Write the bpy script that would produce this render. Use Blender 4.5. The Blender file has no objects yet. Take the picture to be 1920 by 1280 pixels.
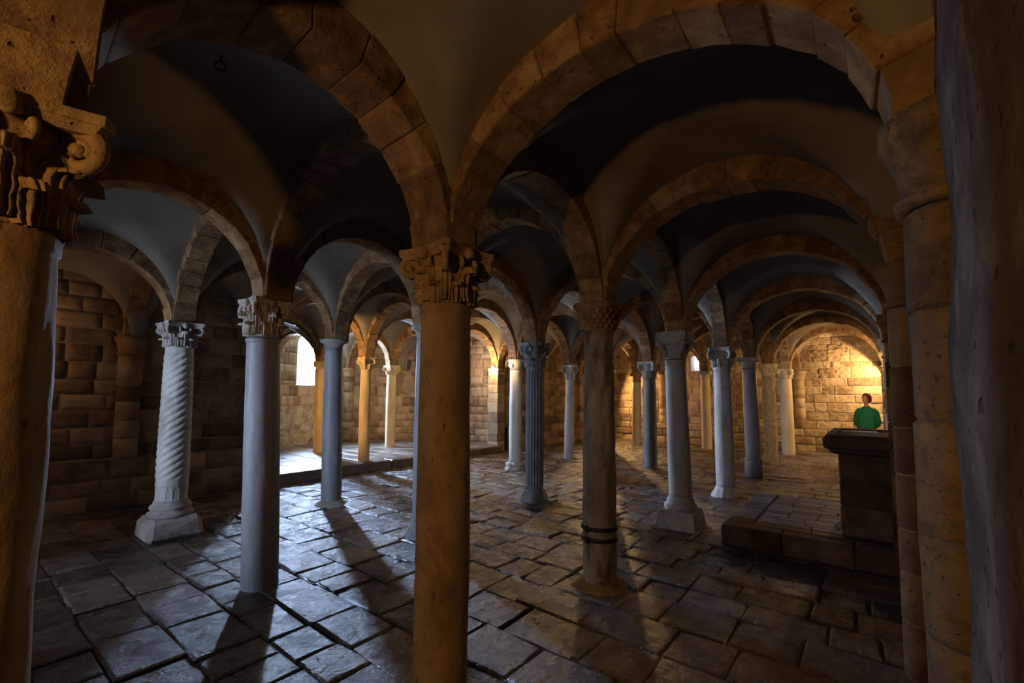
import bpy, math, random
from math import sin, cos, pi, sqrt, atan2, radians
from mathutils import Vector, Matrix, noise

C = bpy.context.scene.collection
RND = random.Random(7)

# ------------------------------------------------------------------ frame of the place
YAW = radians(38.3)
E1 = (sin(YAW), cos(YAW))            # down the aisles, towards the far wall
E2 = (-cos(YAW), sin(YAW))           # across the aisles, towards the apse side
GROT = pi/2 - YAW                    # rotation of things aligned with the bays
HC = 1.60                            # eye height
def W(s, t): return (s*E1[0]+t*E2[0], s*E1[1]+t*E2[1])
def W3(s, t, z): return (s*E1[0]+t*E2[0], s*E1[1]+t*E2[1], z)
def ST(x, y): return (x*E1[0]+y*E1[1], x*E2[0]+y*E2[1])
HS = 2.40                            # springing height of the arches

# ------------------------------------------------------------------ materials
def mat(name, cols, scale=3.0, rough=(0.75, 0.95), bump=0.25, fine=40.0, rnd=0.35, pits=0.0, pitscale=25.0,
        stretch=None, spec=0.3, bumpd=0.02, stain=0.0, mott=None):
    m = bpy.data.materials.new(name); m.use_nodes = True
    nt = m.node_tree; N = nt.nodes; Lk = nt.links; N.clear()
    out = N.new('ShaderNodeOutputMaterial'); b = N.new('ShaderNodeBsdfPrincipled')
    Lk.new(b.outputs[0], out.inputs[0])
    tc = N.new('ShaderNodeTexCoord'); mp = N.new('ShaderNodeMapping')
    oi = N.new('ShaderNodeObjectInfo'); vm = N.new('ShaderNodeVectorMath'); vm.operation = 'MULTIPLY_ADD'
    vm.inputs[1].default_value = (31, 17, 23)
    comb = N.new('ShaderNodeCombineXYZ')
    for k in range(3): Lk.new(oi.outputs['Random'], comb.inputs[k])
    Lk.new(comb.outputs[0], vm.inputs[0]); Lk.new(tc.outputs['Object'], vm.inputs[2])
    Lk.new(vm.outputs[0], mp.inputs[0])
    if stretch: mp.inputs['Scale'].default_value = stretch
    n1 = N.new('ShaderNodeTexNoise'); n1.inputs['Scale'].default_value = scale; n1.inputs['Detail'].default_value = 8
    n1.inputs['Roughness'].default_value = 0.65
    Lk.new(mp.outputs[0], n1.inputs['Vector'])
    at = N.new('ShaderNodeAttribute'); at.attribute_name = 'rnd'
    mx = N.new('ShaderNodeMath'); mx.operation = 'MULTIPLY_ADD'; mx.inputs[1].default_value = rnd
    Lk.new(at.outputs['Fac'], mx.inputs[0])
    sub = N.new('ShaderNodeMath'); sub.operation = 'SUBTRACT'; sub.inputs[1].default_value = rnd*0.5
    Lk.new(n1.outputs['Fac'], sub.inputs[0]); Lk.new(sub.outputs[0], mx.inputs[2])
    cr = N.new('ShaderNodeValToRGB'); e = cr.color_ramp.elements
    pos = [0.28, 0.5, 0.72]
    e[0].position = pos[0]; e[0].color = (*cols[0], 1); e[1].position = pos[2]; e[1].color = (*cols[2], 1)
    q = e.new(pos[1]); q.color = (*cols[1], 1)
    Lk.new(mx.outputs[0], cr.inputs[0])
    colout = cr.outputs[0]
    nf = N.new('ShaderNodeTexNoise'); nf.inputs['Scale'].default_value = fine; nf.inputs['Detail'].default_value = 6
    nf.inputs['Roughness'].default_value = 0.7
    Lk.new(mp.outputs[0], nf.inputs['Vector'])
    hsum = N.new('ShaderNodeMath'); hsum.operation = 'MULTIPLY_ADD'; hsum.inputs[1].default_value = 0.45
    Lk.new(nf.outputs['Fac'], hsum.inputs[0]); Lk.new(n1.outputs['Fac'], hsum.inputs[2])
    height = hsum.outputs[0]
    if mott:
        n3 = N.new('ShaderNodeTexNoise'); n3.inputs['Scale'].default_value = mott[0]; n3.inputs['Detail'].default_value = 7
        n3.inputs['Roughness'].default_value = 0.7; n3.inputs['Distortion'].default_value = 0.6
        Lk.new(mp.outputs[0], n3.inputs['Vector'])
        r3 = N.new('ShaderNodeMapRange'); r3.inputs[1].default_value = 0.5; r3.inputs[2].default_value = 0.62
        r3.inputs[3].default_value = 0; r3.inputs[4].default_value = mott[2]
        Lk.new(n3.outputs['Fac'], r3.inputs[0])
        m3 = N.new('ShaderNodeMixRGB'); Lk.new(r3.outputs[0], m3.inputs[0]); Lk.new(colout, m3.inputs[1])
        m3.inputs[2].default_value = (*mott[1], 1); colout = m3.outputs[0]
    if pits > 0:
        vo = N.new('ShaderNodeTexVoronoi'); vo.inputs['Scale'].default_value = pitscale
        wv = N.new('ShaderNodeTexNoise'); wv.inputs['Scale'].default_value = 9
        Lk.new(mp.outputs[0], wv.inputs['Vector'])
        va = N.new('ShaderNodeVectorMath'); va.operation = 'MULTIPLY_ADD'; va.inputs[1].default_value = (0.12,)*3
        Lk.new(wv.outputs['Color'], va.inputs[0]); Lk.new(mp.outputs[0], va.inputs[2])
        Lk.new(va.outputs[0], vo.inputs['Vector'])
        rp = N.new('ShaderNodeMapRange'); rp.inputs[1].default_value = 0.10; rp.inputs[2].default_value = 0.22
        rp.inputs[3].default_value = 1; rp.inputs[4].default_value = 0
        Lk.new(vo.outputs['Distance'], rp.inputs[0])
        # only some cells are pitted
        gt = N.new('ShaderNodeSeparateColor'); Lk.new(vo.outputs['Color'], gt.inputs[0])
        g2 = N.new('ShaderNodeMath'); g2.operation = 'GREATER_THAN'; g2.inputs[1].default_value = 1-pits
        Lk.new(gt.outputs[0], g2.inputs[0])
        pm = N.new('ShaderNodeMath'); pm.operation = 'MULTIPLY'
        Lk.new(rp.outputs[0], pm.inputs[0]); Lk.new(g2.outputs[0], pm.inputs[1])
        mixp = N.new('ShaderNodeMixRGB'); mixp.blend_type = 'MIX'
        pf = N.new('ShaderNodeMath'); pf.operation = 'MULTIPLY'; pf.inputs[1].default_value = 0.6
        Lk.new(pm.outputs[0], pf.inputs[0])
        Lk.new(pf.outputs[0], mixp.inputs[0]); Lk.new(colout, mixp.inputs[1])
        mixp.inputs[2].default_value = (cols[0][0]*0.35, cols[0][1]*0.35, cols[0][2]*0.35, 1)
        colout = mixp.outputs[0]
        hs = N.new('ShaderNodeMath'); hs.operation = 'MULTIPLY_ADD'; hs.inputs[1].default_value = -0.8
        Lk.new(pm.outputs[0], hs.inputs[0]); Lk.new(height, hs.inputs[2]); height = hs.outputs[0]
    Lk.new(colout, b.inputs['Base Color'])
    rr = N.new('ShaderNodeMapRange'); rr.inputs[1].default_value = 0.3; rr.inputs[2].default_value = 0.7
    rr.inputs[3].default_value = rough[0]; rr.inputs[4].default_value = rough[1]
    Lk.new(n1.outputs['Fac'], rr.inputs[0]); Lk.new(rr.outputs[0], b.inputs['Roughness'])
    b.inputs['Specular IOR Level'].default_value = spec
    bp = N.new('ShaderNodeBump'); bp.inputs['Strength'].default_value = bump; bp.inputs['Distance'].default_value = bumpd
    Lk.new(height, bp.inputs['Height']); Lk.new(bp.outputs[0], b.inputs['Normal'])
    return m

def flat(name, col, rough=0.6, metal=0.0, emit=None, strength=0):
    m = bpy.data.materials.new(name); m.use_nodes = True
    b = m.node_tree.nodes['Principled BSDF']
    n = m.node_tree.nodes.new('ShaderNodeTexNoise'); n.inputs['Scale'].default_value = 30
    r = m.node_tree.nodes.new('ShaderNodeValToRGB')
    r.color_ramp.elements[0].color = (col[0]*.75, col[1]*.75, col[2]*.75, 1); r.color_ramp.elements[1].color = (*[min(1, c*1.2) for c in col], 1)
    m.node_tree.links.new(n.outputs['Fac'], r.inputs[0]); m.node_tree.links.new(r.outputs[0], b.inputs['Base Color'])
    b.inputs['Roughness'].default_value = rough; b.inputs['Metallic'].default_value = metal
    if emit:
        b.inputs['Emission Color'].default_value = (*emit, 1); b.inputs['Emission Strength'].default_value = strength
    return m

M = {}
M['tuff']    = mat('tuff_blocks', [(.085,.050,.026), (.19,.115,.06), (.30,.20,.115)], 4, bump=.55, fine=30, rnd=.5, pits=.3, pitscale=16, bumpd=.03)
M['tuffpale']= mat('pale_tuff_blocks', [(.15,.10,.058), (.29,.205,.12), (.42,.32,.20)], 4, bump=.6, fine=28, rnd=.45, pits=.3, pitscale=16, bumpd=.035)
M['darkmortar'] = mat('dark_mortar', [(.15,.10,.06), (.225,.16,.10), (.29,.215,.135)], 9, bump=.5, fine=60, rnd=0)
M['mortar']  = mat('lime_mortar', [(.22,.16,.095), (.31,.235,.15), (.39,.305,.20)], 9, bump=.5, fine=60, rnd=0)
M['vouss']   = mat('arch_stone', [(.10,.053,.022), (.22,.125,.055), (.40,.26,.125)], 9, bump=.8, fine=34, rnd=.22, pits=.4, pitscale=24, bumpd=.035)
M['soffit']  = mat('arch_mortar', [(.12,.07,.032), (.20,.12,.06), (.28,.18,.095)], 9, bump=.5, fine=60, rnd=0)
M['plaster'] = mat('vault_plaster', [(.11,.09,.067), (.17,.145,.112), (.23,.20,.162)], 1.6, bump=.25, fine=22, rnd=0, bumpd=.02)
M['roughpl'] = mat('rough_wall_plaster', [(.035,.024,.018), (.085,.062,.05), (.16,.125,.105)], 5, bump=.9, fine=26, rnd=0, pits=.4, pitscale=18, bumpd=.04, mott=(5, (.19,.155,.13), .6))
M['ruinpl']  = mat('ruined_plaster', [(.22,.16,.10), (.40,.32,.22), (.55,.47,.35)], 3.5, bump=.8, fine=20, rnd=.2, pits=.5, pitscale=10, bumpd=.04, mott=(3, (.17,.115,.07), .75))
M['tan']     = mat('tan_travertine', [(.14,.085,.034), (.30,.19,.082), (.40,.27,.13)], 2.6, bump=.4, fine=45, rnd=0, pits=.55, pitscale=17, stretch=(1,1,.55), bumpd=.02, mott=(5, (.15,.088,.036), .65), rough=(.55,.8))
M['tancap']  = mat('tan_carved_stone', [(.12,.07,.026), (.30,.195,.085), (.44,.30,.145)], 8, bump=.7, fine=40, rnd=0, pits=.3, pitscale=30, bumpd=.03)
M['pittan']  = mat('pitted_tan_stone', [(.075,.045,.02), (.165,.105,.048), (.24,.165,.085)], 5, bump=.5, fine=40, rnd=.15, pits=.8, pitscale=34, bumpd=.025, mott=(9, (.06,.036,.016), .7))
M['bluegrey']= mat('blue_grey_marble', [(.17,.18,.20), (.28,.29,.315), (.37,.38,.405)], 3, bump=.2, fine=40, rnd=0, stretch=(1,1,.25), mott=(4, (.16,.165,.175), .5), rough=(.45,.65), spec=.5)
M['white']   = mat('white_marble', [(.31,.285,.25), (.48,.455,.41), (.60,.575,.53)], 3.5, bump=.3, fine=36, rnd=0, stretch=(1,1,.5), mott=(5, (.27,.235,.19), .5), rough=(.45,.7), spec=.4)
M['weather'] = mat('weathered_dark_marble', [(.11,.095,.075), (.28,.25,.205), (.46,.43,.37)], 3.5, bump=.4, fine=30, rnd=0, stretch=(1,1,.3), mott=(6, (.07,.055,.042), .8))
M['grey']    = mat('grey_marble', [(.19,.175,.155), (.33,.31,.28), (.45,.43,.39)], 3, bump=.25, fine=40, rnd=0, stretch=(1,1,.4), mott=(4, (.19,.165,.135), .6), rough=(.5,.7), spec=.4)
M['darkgrey']= mat('dark_grey_granite', [(.085,.08,.078), (.14,.135,.13), (.21,.20,.195)], 6, bump=.2, fine=60, rnd=0, rough=(.45,.65), spec=.45)
M['flute']   = mat('dark_fluted_marble', [(.08,.09,.10), (.15,.165,.18), (.23,.245,.26)], 5, bump=.2, fine=40, rnd=0, rough=(.35,.6), spec=.5)
M['mottled'] = mat('mottled_granite', [(.15,.12,.085), (.30,.25,.18), (.44,.38,.29)], 14, bump=.35, fine=50, rnd=0, pits=.5, pitscale=40)
M['cream']   = mat('cream_limestone', [(.36,.28,.18), (.50,.41,.28), (.58,.49,.36)], 3, bump=.2, fine=40, rnd=0, stretch=(1,1,.4))
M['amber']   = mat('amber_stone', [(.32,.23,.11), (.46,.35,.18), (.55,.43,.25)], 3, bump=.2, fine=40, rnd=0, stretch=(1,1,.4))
M['greycap'] = mat('grey_carved_stone', [(.20,.18,.155), (.38,.35,.31), (.50,.47,.42)], 7, bump=.5, fine=40, rnd=0, pits=.2, pitscale=30)
M['floor']   = mat('worn_paving', [(.030,.023,.019), (.080,.064,.053), (.155,.127,.108)], 5, bump=1.0, fine=20, rnd=.55, rough=(.14,.40), spec=.8, bumpd=.035, pits=.45, pitscale=24)
M['fjoint']  = mat('paving_dirt', [(.035,.026,.019), (.065,.05,.037), (.11,.088,.066)], 9, bump=.6, fine=50, rnd=0)
M['pfloor']  = mat('platform_paving', [(.07,.055,.043), (.135,.112,.092), (.20,.175,.148)], 5, bump=.4, fine=26, rnd=.5, rough=(.28,.5), spec=.5)
M['altar']   = mat('dark_altar_stone', [(.045,.033,.027), (.10,.076,.063), (.18,.145,.122)], 5, bump=.6, fine=30, rnd=.3, pits=.25, pitscale=18)
M['brick']   = mat('brick_paving', [(.065,.048,.04), (.115,.09,.077), (.17,.14,.122)], 6, bump=.4, fine=40, rnd=.5, rough=(.5,.7))
M['iron']    = flat('rusty_iron', (.045,.035,.028), .6, .7)
M['black']   = flat('black_metal', (.02,.02,.02), .5, .6)
M['paper']   = flat('pale_sheet', (.75,.68,.52), .8)
M['skin']    = flat('skin', (.55,.33,.23), .55)
M['hair']    = flat('reddish_brown_hair', (.16,.04,.022), .5)
M['green']   = flat('green_knit', (.010,.20,.11), .85)
M['dark']    = flat('dark_cloth', (.03,.025,.03), .85)
M['shoe']    = flat('black_leather', (.02,.018,.016), .5)
M['eyewhite']= flat('eye_white', (.7,.68,.63), .3)
M['lip']     = flat('lips', (.42,.16,.13), .5)
M['lens']    = flat('lit_lamp_lens', (1,.9,.7), .3, 0, (1,.82,.5), 220)
M['led']     = flat('red_indicator', (.8,.05,.03), .3, 0, (1,.08,.04), 3)

# ------------------------------------------------------------------ mesh builder
class MB:
    def __init__(s): s.v = []; s.f = []; s.m = []; s.r = []; s.sm = []
    def add(s, vs, fs, mi=0, r=.5, smooth=False):
        o = len(s.v); s.v.extend(vs); s.r.extend([r]*len(vs))
        for f in fs: s.f.append(tuple(o+i for i in f)); s.m.append(mi); s.sm.append(smooth)
    def box(s, x0,x1,y0,y1,z0,z1, mi=0, r=.5, b=0.0, tf=None):
        vs = []
        if b <= 0:
            for z in (z0,z1): vs += [(x0,y0,z),(x1,y0,z),(x1,y1,z),(x0,y1,z)]
            fs = [(3,2,1,0),(4,5,6,7),(0,1,5,4),(1,2,6,5),(2,3,7,6),(3,0,4,7)]
        else:
            for z,i in ((z0,b),(z0+b,0),(z1-b,0),(z1,b)):
                vs += [(x0+i,y0+b,z),(x0+b,y0+i,z),(x1-b,y0+i,z),(x1-i,y0+b,z),(x1-i,y1-b,z),(x1-b,y1-i,z),(x0+b,y1-i,z),(x0+i,y1-b,z)]
            fs = [tuple(range(7,-1,-1)), tuple(range(24,32))]
            for k in range(3):
                for j in range(8): fs.append((k*8+j, k*8+(j+1)%8, (k+1)*8+(j+1)%8, (k+1)*8+j))
        if tf: vs = [tf(*p) for p in vs]
        s.add(vs, fs, mi, r)
    def lathe(s, prof, n=32, mi=0, r=.5, fr=None, smooth=True, cap=True, off=None):
        # prof [(radius,z)], fr(theta,z,radius)->radius
        vs = []
        for (ra,z) in prof:
            ox,oy = off(z) if off else (0,0)
            for k in range(n):
                th = 2*pi*k/n; rr = fr(th,z,ra) if fr else ra
                vs.append((ox+rr*cos(th), oy+rr*sin(th), z))
        fs = []
        for i in range(len(prof)-1):
            for k in range(n):
                fs.append((i*n+k, i*n+(k+1)%n, (i+1)*n+(k+1)%n, (i+1)*n+k))
        s.add(vs, fs, mi, r, smooth)
        if cap:
            o = len(s.v)-len(vs)
            s.f.append(tuple(o+k for k in range(n-1,-1,-1))); s.m.append(mi); s.sm.append(False)
            s.f.append(tuple(o+(len(prof)-1)*n+k for k in range(n))); s.m.append(mi); s.sm.append(False)
    def tube(s, pts, rad, n=8, mi=0, r=.5, closed=False):
        P = [Vector(p) for p in pts]; L = len(P); vs = []
        up = Vector((0,0,1)); prev = None
        for i in range(L):
            a = P[(i-1)%L] if (closed or i>0) else P[i]; b = P[(i+1)%L] if (closed or i<L-1) else P[i]
            d = (b-a).normalized()
            if prev is None:
                u = d.cross(up)
                if u.length < .05: u = d.cross(Vector((1,0,0)))
            else: u = prev - d*prev.dot(d)
            u.normalize(); prev = u; w = d.cross(u)
            ra = rad[i] if isinstance(rad,(list,tuple)) else rad
            for k in range(n):
                th = 2*pi*k/n; vs.append(tuple(P[i]+u*(ra*cos(th))+w*(ra*sin(th))))
        fs = []
        for i in range(L if closed else L-1):
            j = (i+1)%L
            for k in range(n): fs.append((i*n+k, i*n+(k+1)%n, j*n+(k+1)%n, j*n+k))
        if not closed: fs += [tuple(range(n-1,-1,-1)), tuple((L-1)*n+k for k in range(n))]
        s.add(vs, fs, mi, r, True)
    def grid(s, F, nu, nv, mi=0, r=.5, smooth=True):
        vs = [F(i/nu, j/nv) for j in range(nv+1) for i in range(nu+1)]
        fs = [(j*(nu+1)+i, j*(nu+1)+i+1, (j+1)*(nu+1)+i+1, (j+1)*(nu+1)+i) for j in range(nv) for i in range(nu)]
        s.add(vs, fs, mi, r, smooth)
    def jitter(s, amp, scale, seed=0, zfix=None):
        for i,p in enumerate(s.v):
            q = Vector(p)*scale + Vector((seed*3.1, seed*1.7, seed*.9))
            n = noise.noise_vector(q)
            s.v[i] = (p[0]+n[0]*amp, p[1]+n[1]*amp, p[2]+n[2]*amp*(0 if zfix else 1))
    def build(s, name, mats, parent=None, matrix=None):
        me = bpy.data.meshes.new(name); me.from_pydata(s.v, [], s.f)
        if not isinstance(mats,(list,tuple)): mats = [mats]
        for m in mats: me.materials.append(m)
        me.polygons.foreach_set('material_index', s.m); me.polygons.foreach_set('use_smooth', s.sm)
        a = me.attributes.new('rnd','FLOAT','POINT'); a.data.foreach_set('value', s.r)
        me.update()
        o = bpy.data.objects.new(name, me); C.objects.link(o)
        if parent: o.parent = parent
        return o

def tag(o, label, cat, group=None, kind='thing'):
    o['label'] = label; o['category'] = cat; o['kind'] = kind
    if group: o['group'] = group
    return o
def thing(name, loc, rz, label, cat, group=None):
    e = bpy.data.objects.new(name, None); C.objects.link(e)
    e.empty_display_size = .2; e.location = loc; e.rotation_euler = (0,0,rz)
    return tag(e, label, cat, group)
def struct(o, label, cat): return tag(o, label, cat, None, 'structure')

# ------------------------------------------------------------------ coursed masonry on any surface
def ashlar(mb, F, u0, u1, v0, v1, course=(.19,.27), length=(.25,.5), gap=.009, relief=(.006,.022), holes=(), seed=0, inset=.014, cell=.075, amp=.008, ampf=None, backing=True, step=.6, mi=0, mb_i=1):
    """F(u,v,d) -> point; d grows out of the wall.  holes: (u0,u1,v0,v1)"""
    R = random.Random(seed)
    vs_ = [v0]
    while vs_[-1] < v1-.12: vs_.append(vs_[-1]+R.uniform(*course))
    vs_[-1] = v1
    for h in holes:                      # courses line up with the sill and head
        for e in h[2:]:
            if v0 < e < v1:
                k = min(range(len(vs_)), key=lambda i: abs(vs_[i]-e))
                if 0 < k < len(vs_)-1: vs_[k] = e
    for a,b in zip(vs_[:-1], vs_[1:]):
        spans = [(u0,u1)]
        for h in holes:
            if a < h[3]-.01 and b > h[2]+.01:
                ns = []
                for x,y in spans:
                    if h[1] <= x or h[0] >= y: ns.append((x,y)); continue
                    if h[0] > x: ns.append((x,h[0]))
                    if h[1] < y: ns.append((h[1],y))
                spans = ns
        for x,y in spans:
            us = [x]
            while us[-1] < y-.16: us.append(us[-1]+R.uniform(*length))
            us[-1] = y
            if len(us) < 2: us = [x,y]
            for p,q in zip(us[:-1], us[1:]):
                g = gap*.5; rl = R.uniform(*relief); i_ = inset
                if q-p < 3*inset: continue
                jt = lambda: R.uniform(-.006,.006)
                ua,ub,va,vb = p+g, q-g, a+g, b-g
                am = amp*(1+(ampf((ua+ub)/2,(va+vb)/2) if ampf else 0))
                c4 = [(ua+jt(),va+jt()),(ub+jt(),va+jt()),(ub+jt(),vb+jt()),(ua+jt(),vb+jt())]
                nx = max(3,int((ub-ua)/cell)); ny = max(3,int((vb-va)/cell)); sd_ = R.uniform(0,50)
                tu,tv = R.uniform(-.25,.25)*rl, R.uniform(-.25,.25)*rl
                vs = []
                for jj in range(-1,ny+2):
                    for ii in range(-1,nx+2):
                        fx = min(1,max(0,ii/nx)); fy = min(1,max(0,jj/ny))
                        mx_ = i_*.7/max(.05,ub-ua); my_ = i_*.7/max(.05,vb-va)
                        out = ii<0 or jj<0 or ii>nx or jj>ny
                        gx = fx if out else mx_+(1-2*mx_)*fx; gy = fy if out else my_+(1-2*my_)*fy
                        x_ = (c4[0][0]*(1-gx)+c4[1][0]*gx)*(1-gy)+(c4[3][0]*(1-gx)+c4[2][0]*gx)*gy
                        y_ = (c4[0][1]*(1-gx)+c4[1][1]*gx)*(1-gy)+(c4[3][1]*(1-gx)+c4[2][1]*gx)*gy
                        if out: d = -.008
                        else:
                            d = rl + tu*(2*fx-1)+tv*(2*fy-1) + am*noise.noise(Vector((x_*9,y_*11,sd_)))+am*.6*noise.noise(Vector((x_*23,y_*26,sd_)))
                            if ii in (0,nx) or jj in (0,ny): d *= .93
                        vs.append(F(x_,y_,d))
                W_ = nx+3
                fs = [(jj*W_+ii,jj*W_+ii+1,(jj+1)*W_+ii+1,(jj+1)*W_+ii) for jj in range(ny+2) for ii in range(nx+2)]
                mb.add(vs, fs, mi, R.random(), True)
    if backing:
        ue = sorted(set([u0,u1]+[e for h in holes for e in h[:2]])); ve = sorted(set([v0,v1]+[e for h in holes for e in h[2:]]))
        ue = [e for e in ue if u0<=e<=u1]; ve = [e for e in ve if v0<=e<=v1]
        for x,y in zip(ue[:-1],ue[1:]):
            n = max(1,int((y-x)/step+.99))
            for k in range(n):
                p = x+(y-x)*k/n; q = x+(y-x)*(k+1)/n
                for a,b in zip(ve[:-1],ve[1:]):
                    if any(h[0]-1e-4 <= p and q <= h[1]+1e-4 and h[2]-1e-4 <= a and b <= h[3]+1e-4 for h in holes): continue
                    mb.add([F(p,a,0),F(q,a,0),F(q,b,0),F(p,b,0)], [(0,1,2,3)], mb_i, .5)
                    mb.add([F(p,a,-.35),F(q,a,-.35),F(q,b,-.35),F(p,b,-.35)], [(3,2,1,0)], mb_i, .5)

# ------------------------------------------------------------------ plan
SL = [0.11, 1.74, 3.58, 5.73, 7.95, 10.31, 12.56, 15.0]      # lines across: index -1..6
TL = [1.87, 4.05, 6.22, 8.42]                                # rows 0..3
S_END, S_BACK = 16.45, -2.1
def t_right(s): return -.153 - .0150*s
T_LEFT = 8.42
AC = (6.94, 9.2); AR = 3.45                                  # apse
H_TOP = 3.85

AISLE_RISE=[.66,.70,.75,.83,.83,.87,.92,1.0]
# ---- floor
mb = MB(); R = random.Random(3)
F_ = lambda u,v,d: W3(u,v,d-.004)
s = S_BACK-.1
while s < S_END+.1:
    w = R.uniform(.27,.43); t = -.75+R.uniform(0,.3)
    while t < 8.9:
        l = R.uniform(.27,.62)
        a,b,c,d = s,min(s+w,S_END+.2),t,t+l
        g = R.uniform(.001,.006); i_ = .017
        zz = R.uniform(-.009,.006); tx = R.uniform(-.009,.009); ty = R.uniform(-.009,.009); j = lambda: R.uniform(-.010,.010)
        cs = [(a+g+j(),c+g+j()),(b-g+j(),c+g+j()),(b-g+j(),d-g+j()),(a+g+j(),d-g+j())]
        um,vm = (a+b)/2,(c+d)/2
        def Z(u,v): return zz + tx*(u-um)/.25 + ty*(v-vm)/.3
        vs = [W3(u,v,-.05) for u,v in cs] + [W3(u,v,Z(u,v)-.010) for u,v in cs]
        ins = [(u+(um-u)*i_/max(.05,abs(um-u)), v+(vm-v)*i_/max(.05,abs(vm-v))) for u,v in cs]
        mid = [((ins[k][0]+ins[(k+1)%4][0])/2,(ins[k][1]+ins[(k+1)%4][1])/2) for k in range(4)]
        m2 = [ins[0],mid[0],ins[1],mid[1],ins[2],mid[2],ins[3],mid[3]]
        vs += [W3(u,v,Z(u,v)+R.uniform(-.003,.003)) for u,v in m2] + [W3(um,vm,Z(um,vm)+R.uniform(-.005,.003))]
        fs = [(0,1,5,4),(1,2,6,5),(2,3,7,6),(3,0,4,7),(4,5,10,9,8),(5,6,12,11,10),(6,7,14,13,12),(7,4,8,15,14),(8,9,16,15),(9,10,11,16),(16,11,12,13),(15,16,13,14)]
        mb.add(vs, fs, 0, R.random())
        t += l
    s += w
mb.add([W3(S_BACK-.3,-1,-.017),W3(S_END+.5,-1,-.017),W3(S_END+.5,9.2,-.017),W3(S_BACK-.3,9.2,-.017)], [(0,1,2,3)], 1)
fl = mb.build('floor', [M['floor'],M['fjoint']])
struct(fl, 'dark worn stone paving slabs with open joints covering the crypt floor', 'floor')

# ---- raised apse floor
PZ = .18
mb = MB(); R = random.Random(5)
def in_apse(s,t): return (t <= AC[1] and abs(s-AC[0]) < AR) or ((s-AC[0])**2+(t-AC[1])**2 < AR*AR)
s = 3.55
while s < 10.3:
    w = R.uniform(.36,.5); t = 8.55
    while t < 12.7:
        l = R.uniform(.35,.8)
        if in_apse(s+w/2,t+l/2):
            g=.008; zz=R.uniform(-.005,.003); cs=[(s+g,t+g),(s+w-g,t+g),(s+w-g,t+l-g),(s+g,t+l-g)]
            vs=[W3(u,v,PZ-.05) for u,v in cs]+[W3(u,v,PZ+zz-.006) for u,v in cs]+[W3(u+(.014 if k in(0,3) else -.014),v+(.014 if k<2 else -.014),PZ+zz+R.uniform(-.003,.003)) for k,(u,v) in enumerate(cs)]
            mb.add(vs,[(0,1,5,4),(1,2,6,5),(2,3,7,6),(3,0,4,7),(4,5,9,8),(5,6,10,9),(6,7,11,10),(7,4,8,11),(8,9,10,11)],0,R.random())
        t += l
    s += w
# long kerb stones along the front edge
a = 3.45
while a < 10.0:
    b = min(a+R.uniform(.8,1.5),10.0)
    mb.box(a+.004,b-.004,8.22,8.56,-.02,PZ+R.uniform(0,.006),0,R.uniform(.1,.5),.022,lambda x,y,z: W3(x,y,z))
    a = b
mb.add([W3(3.3,8.4,PZ-.014),W3(10.5,8.4,PZ-.014),W3(10.5,12.9,PZ-.014),W3(3.3,12.9,PZ-.014)],[(0,1,2,3)],1)
o = mb.build('floor_apse',[M['pfloor'],M['fjoint']])
struct(o,'raised pale stone floor of the apse behind a long kerb','floor')

# ------------------------------------------------------------------ walls
# far wall (s = S_END): u = t
LEDGE = .66
mb = MB()
far = lambda u,v,d: W3(S_END-d,u,v)
farlow = lambda u,v,d: W3(S_END-.16-d,u,v)
WF = (4.60,4.92,2.50,3.06)
ashlar(mb, far, t_right(S_END)-.3, 9.0, LEDGE, H_TOP, (.21,.29), (.28,.62), relief=(.004,.020), holes=[WF], seed=11, inset=.010, cell=.03, amp=.017, ampf=lambda u,v: 3.2*math.exp(-((u-.75)/.42)**2-((v-2.6)/.45)**2))
ashlar(mb, farlow, t_right(S_END)-.3, 9.0, -.05, LEDGE, (.2,.27), (.3,.6), relief=(.01,.03), seed=12, inset=.02, cell=.05, amp=.02)
mb.add([far(-1,LEDGE,-.1),far(9,LEDGE,-.1),farlow(9,LEDGE,.02),farlow(-1,LEDGE,.02)],[(3,2,1,0)],1)
o = mb.build('wall_far',[M['tuffpale'],M['mortar']]); struct(o,'far end wall of squared tan stone blocks with a low ledge','wall')
# left wall up to the apse, and beyond it (t = T_LEFT): u = s
def left(u,v,d): return W3(u, T_LEFT+.05-d, v)
def leftlow(u,v,d): return W3(u, T_LEFT-.07-d, v)
for nm,a,b,sd,lb in (('wall_left',S_BACK,3.60,21,'dark brown block wall with a ledge behind the spiral column'),('wall_left_far',10.42,S_END,22,'tan block wall with a ledge beyond the apse')):
    mb = MB()
    ashlar(mb,left,a,b,LEDGE+.02,H_TOP,(.19,.26),(.28,.55),relief=(.006,.02),seed=sd)
    ashlar(mb,leftlow,a,b,-.05,LEDGE+.02,(.19,.26),(.3,.55),relief=(.006,.02),seed=sd+5)
    mb.add([left(a,LEDGE+.02,-.1),left(b,LEDGE+.02,-.1),leftlow(b,LEDGE+.02,.015),leftlow(a,LEDGE+.02,.015)],[(3,2,1,0)],1)
    # return face towards the apse
    e = b if nm=='wall_left' else a
    sg = 1 if nm=='wall_left' else -1
    ashlar(mb,lambda u,v,d: W3(e+sg*(d+.0),u,v),T_LEFT+.06,T_LEFT+.8,-.05,H_TOP,(.2,.27),(.3,.5),seed=sd+9)
    o = mb.build(nm,[M['tuff'] if sd==21 else M['tuffpale'],M['darkmortar'] if sd==21 else M['mortar']]); struct(o,lb,'wall')
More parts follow.
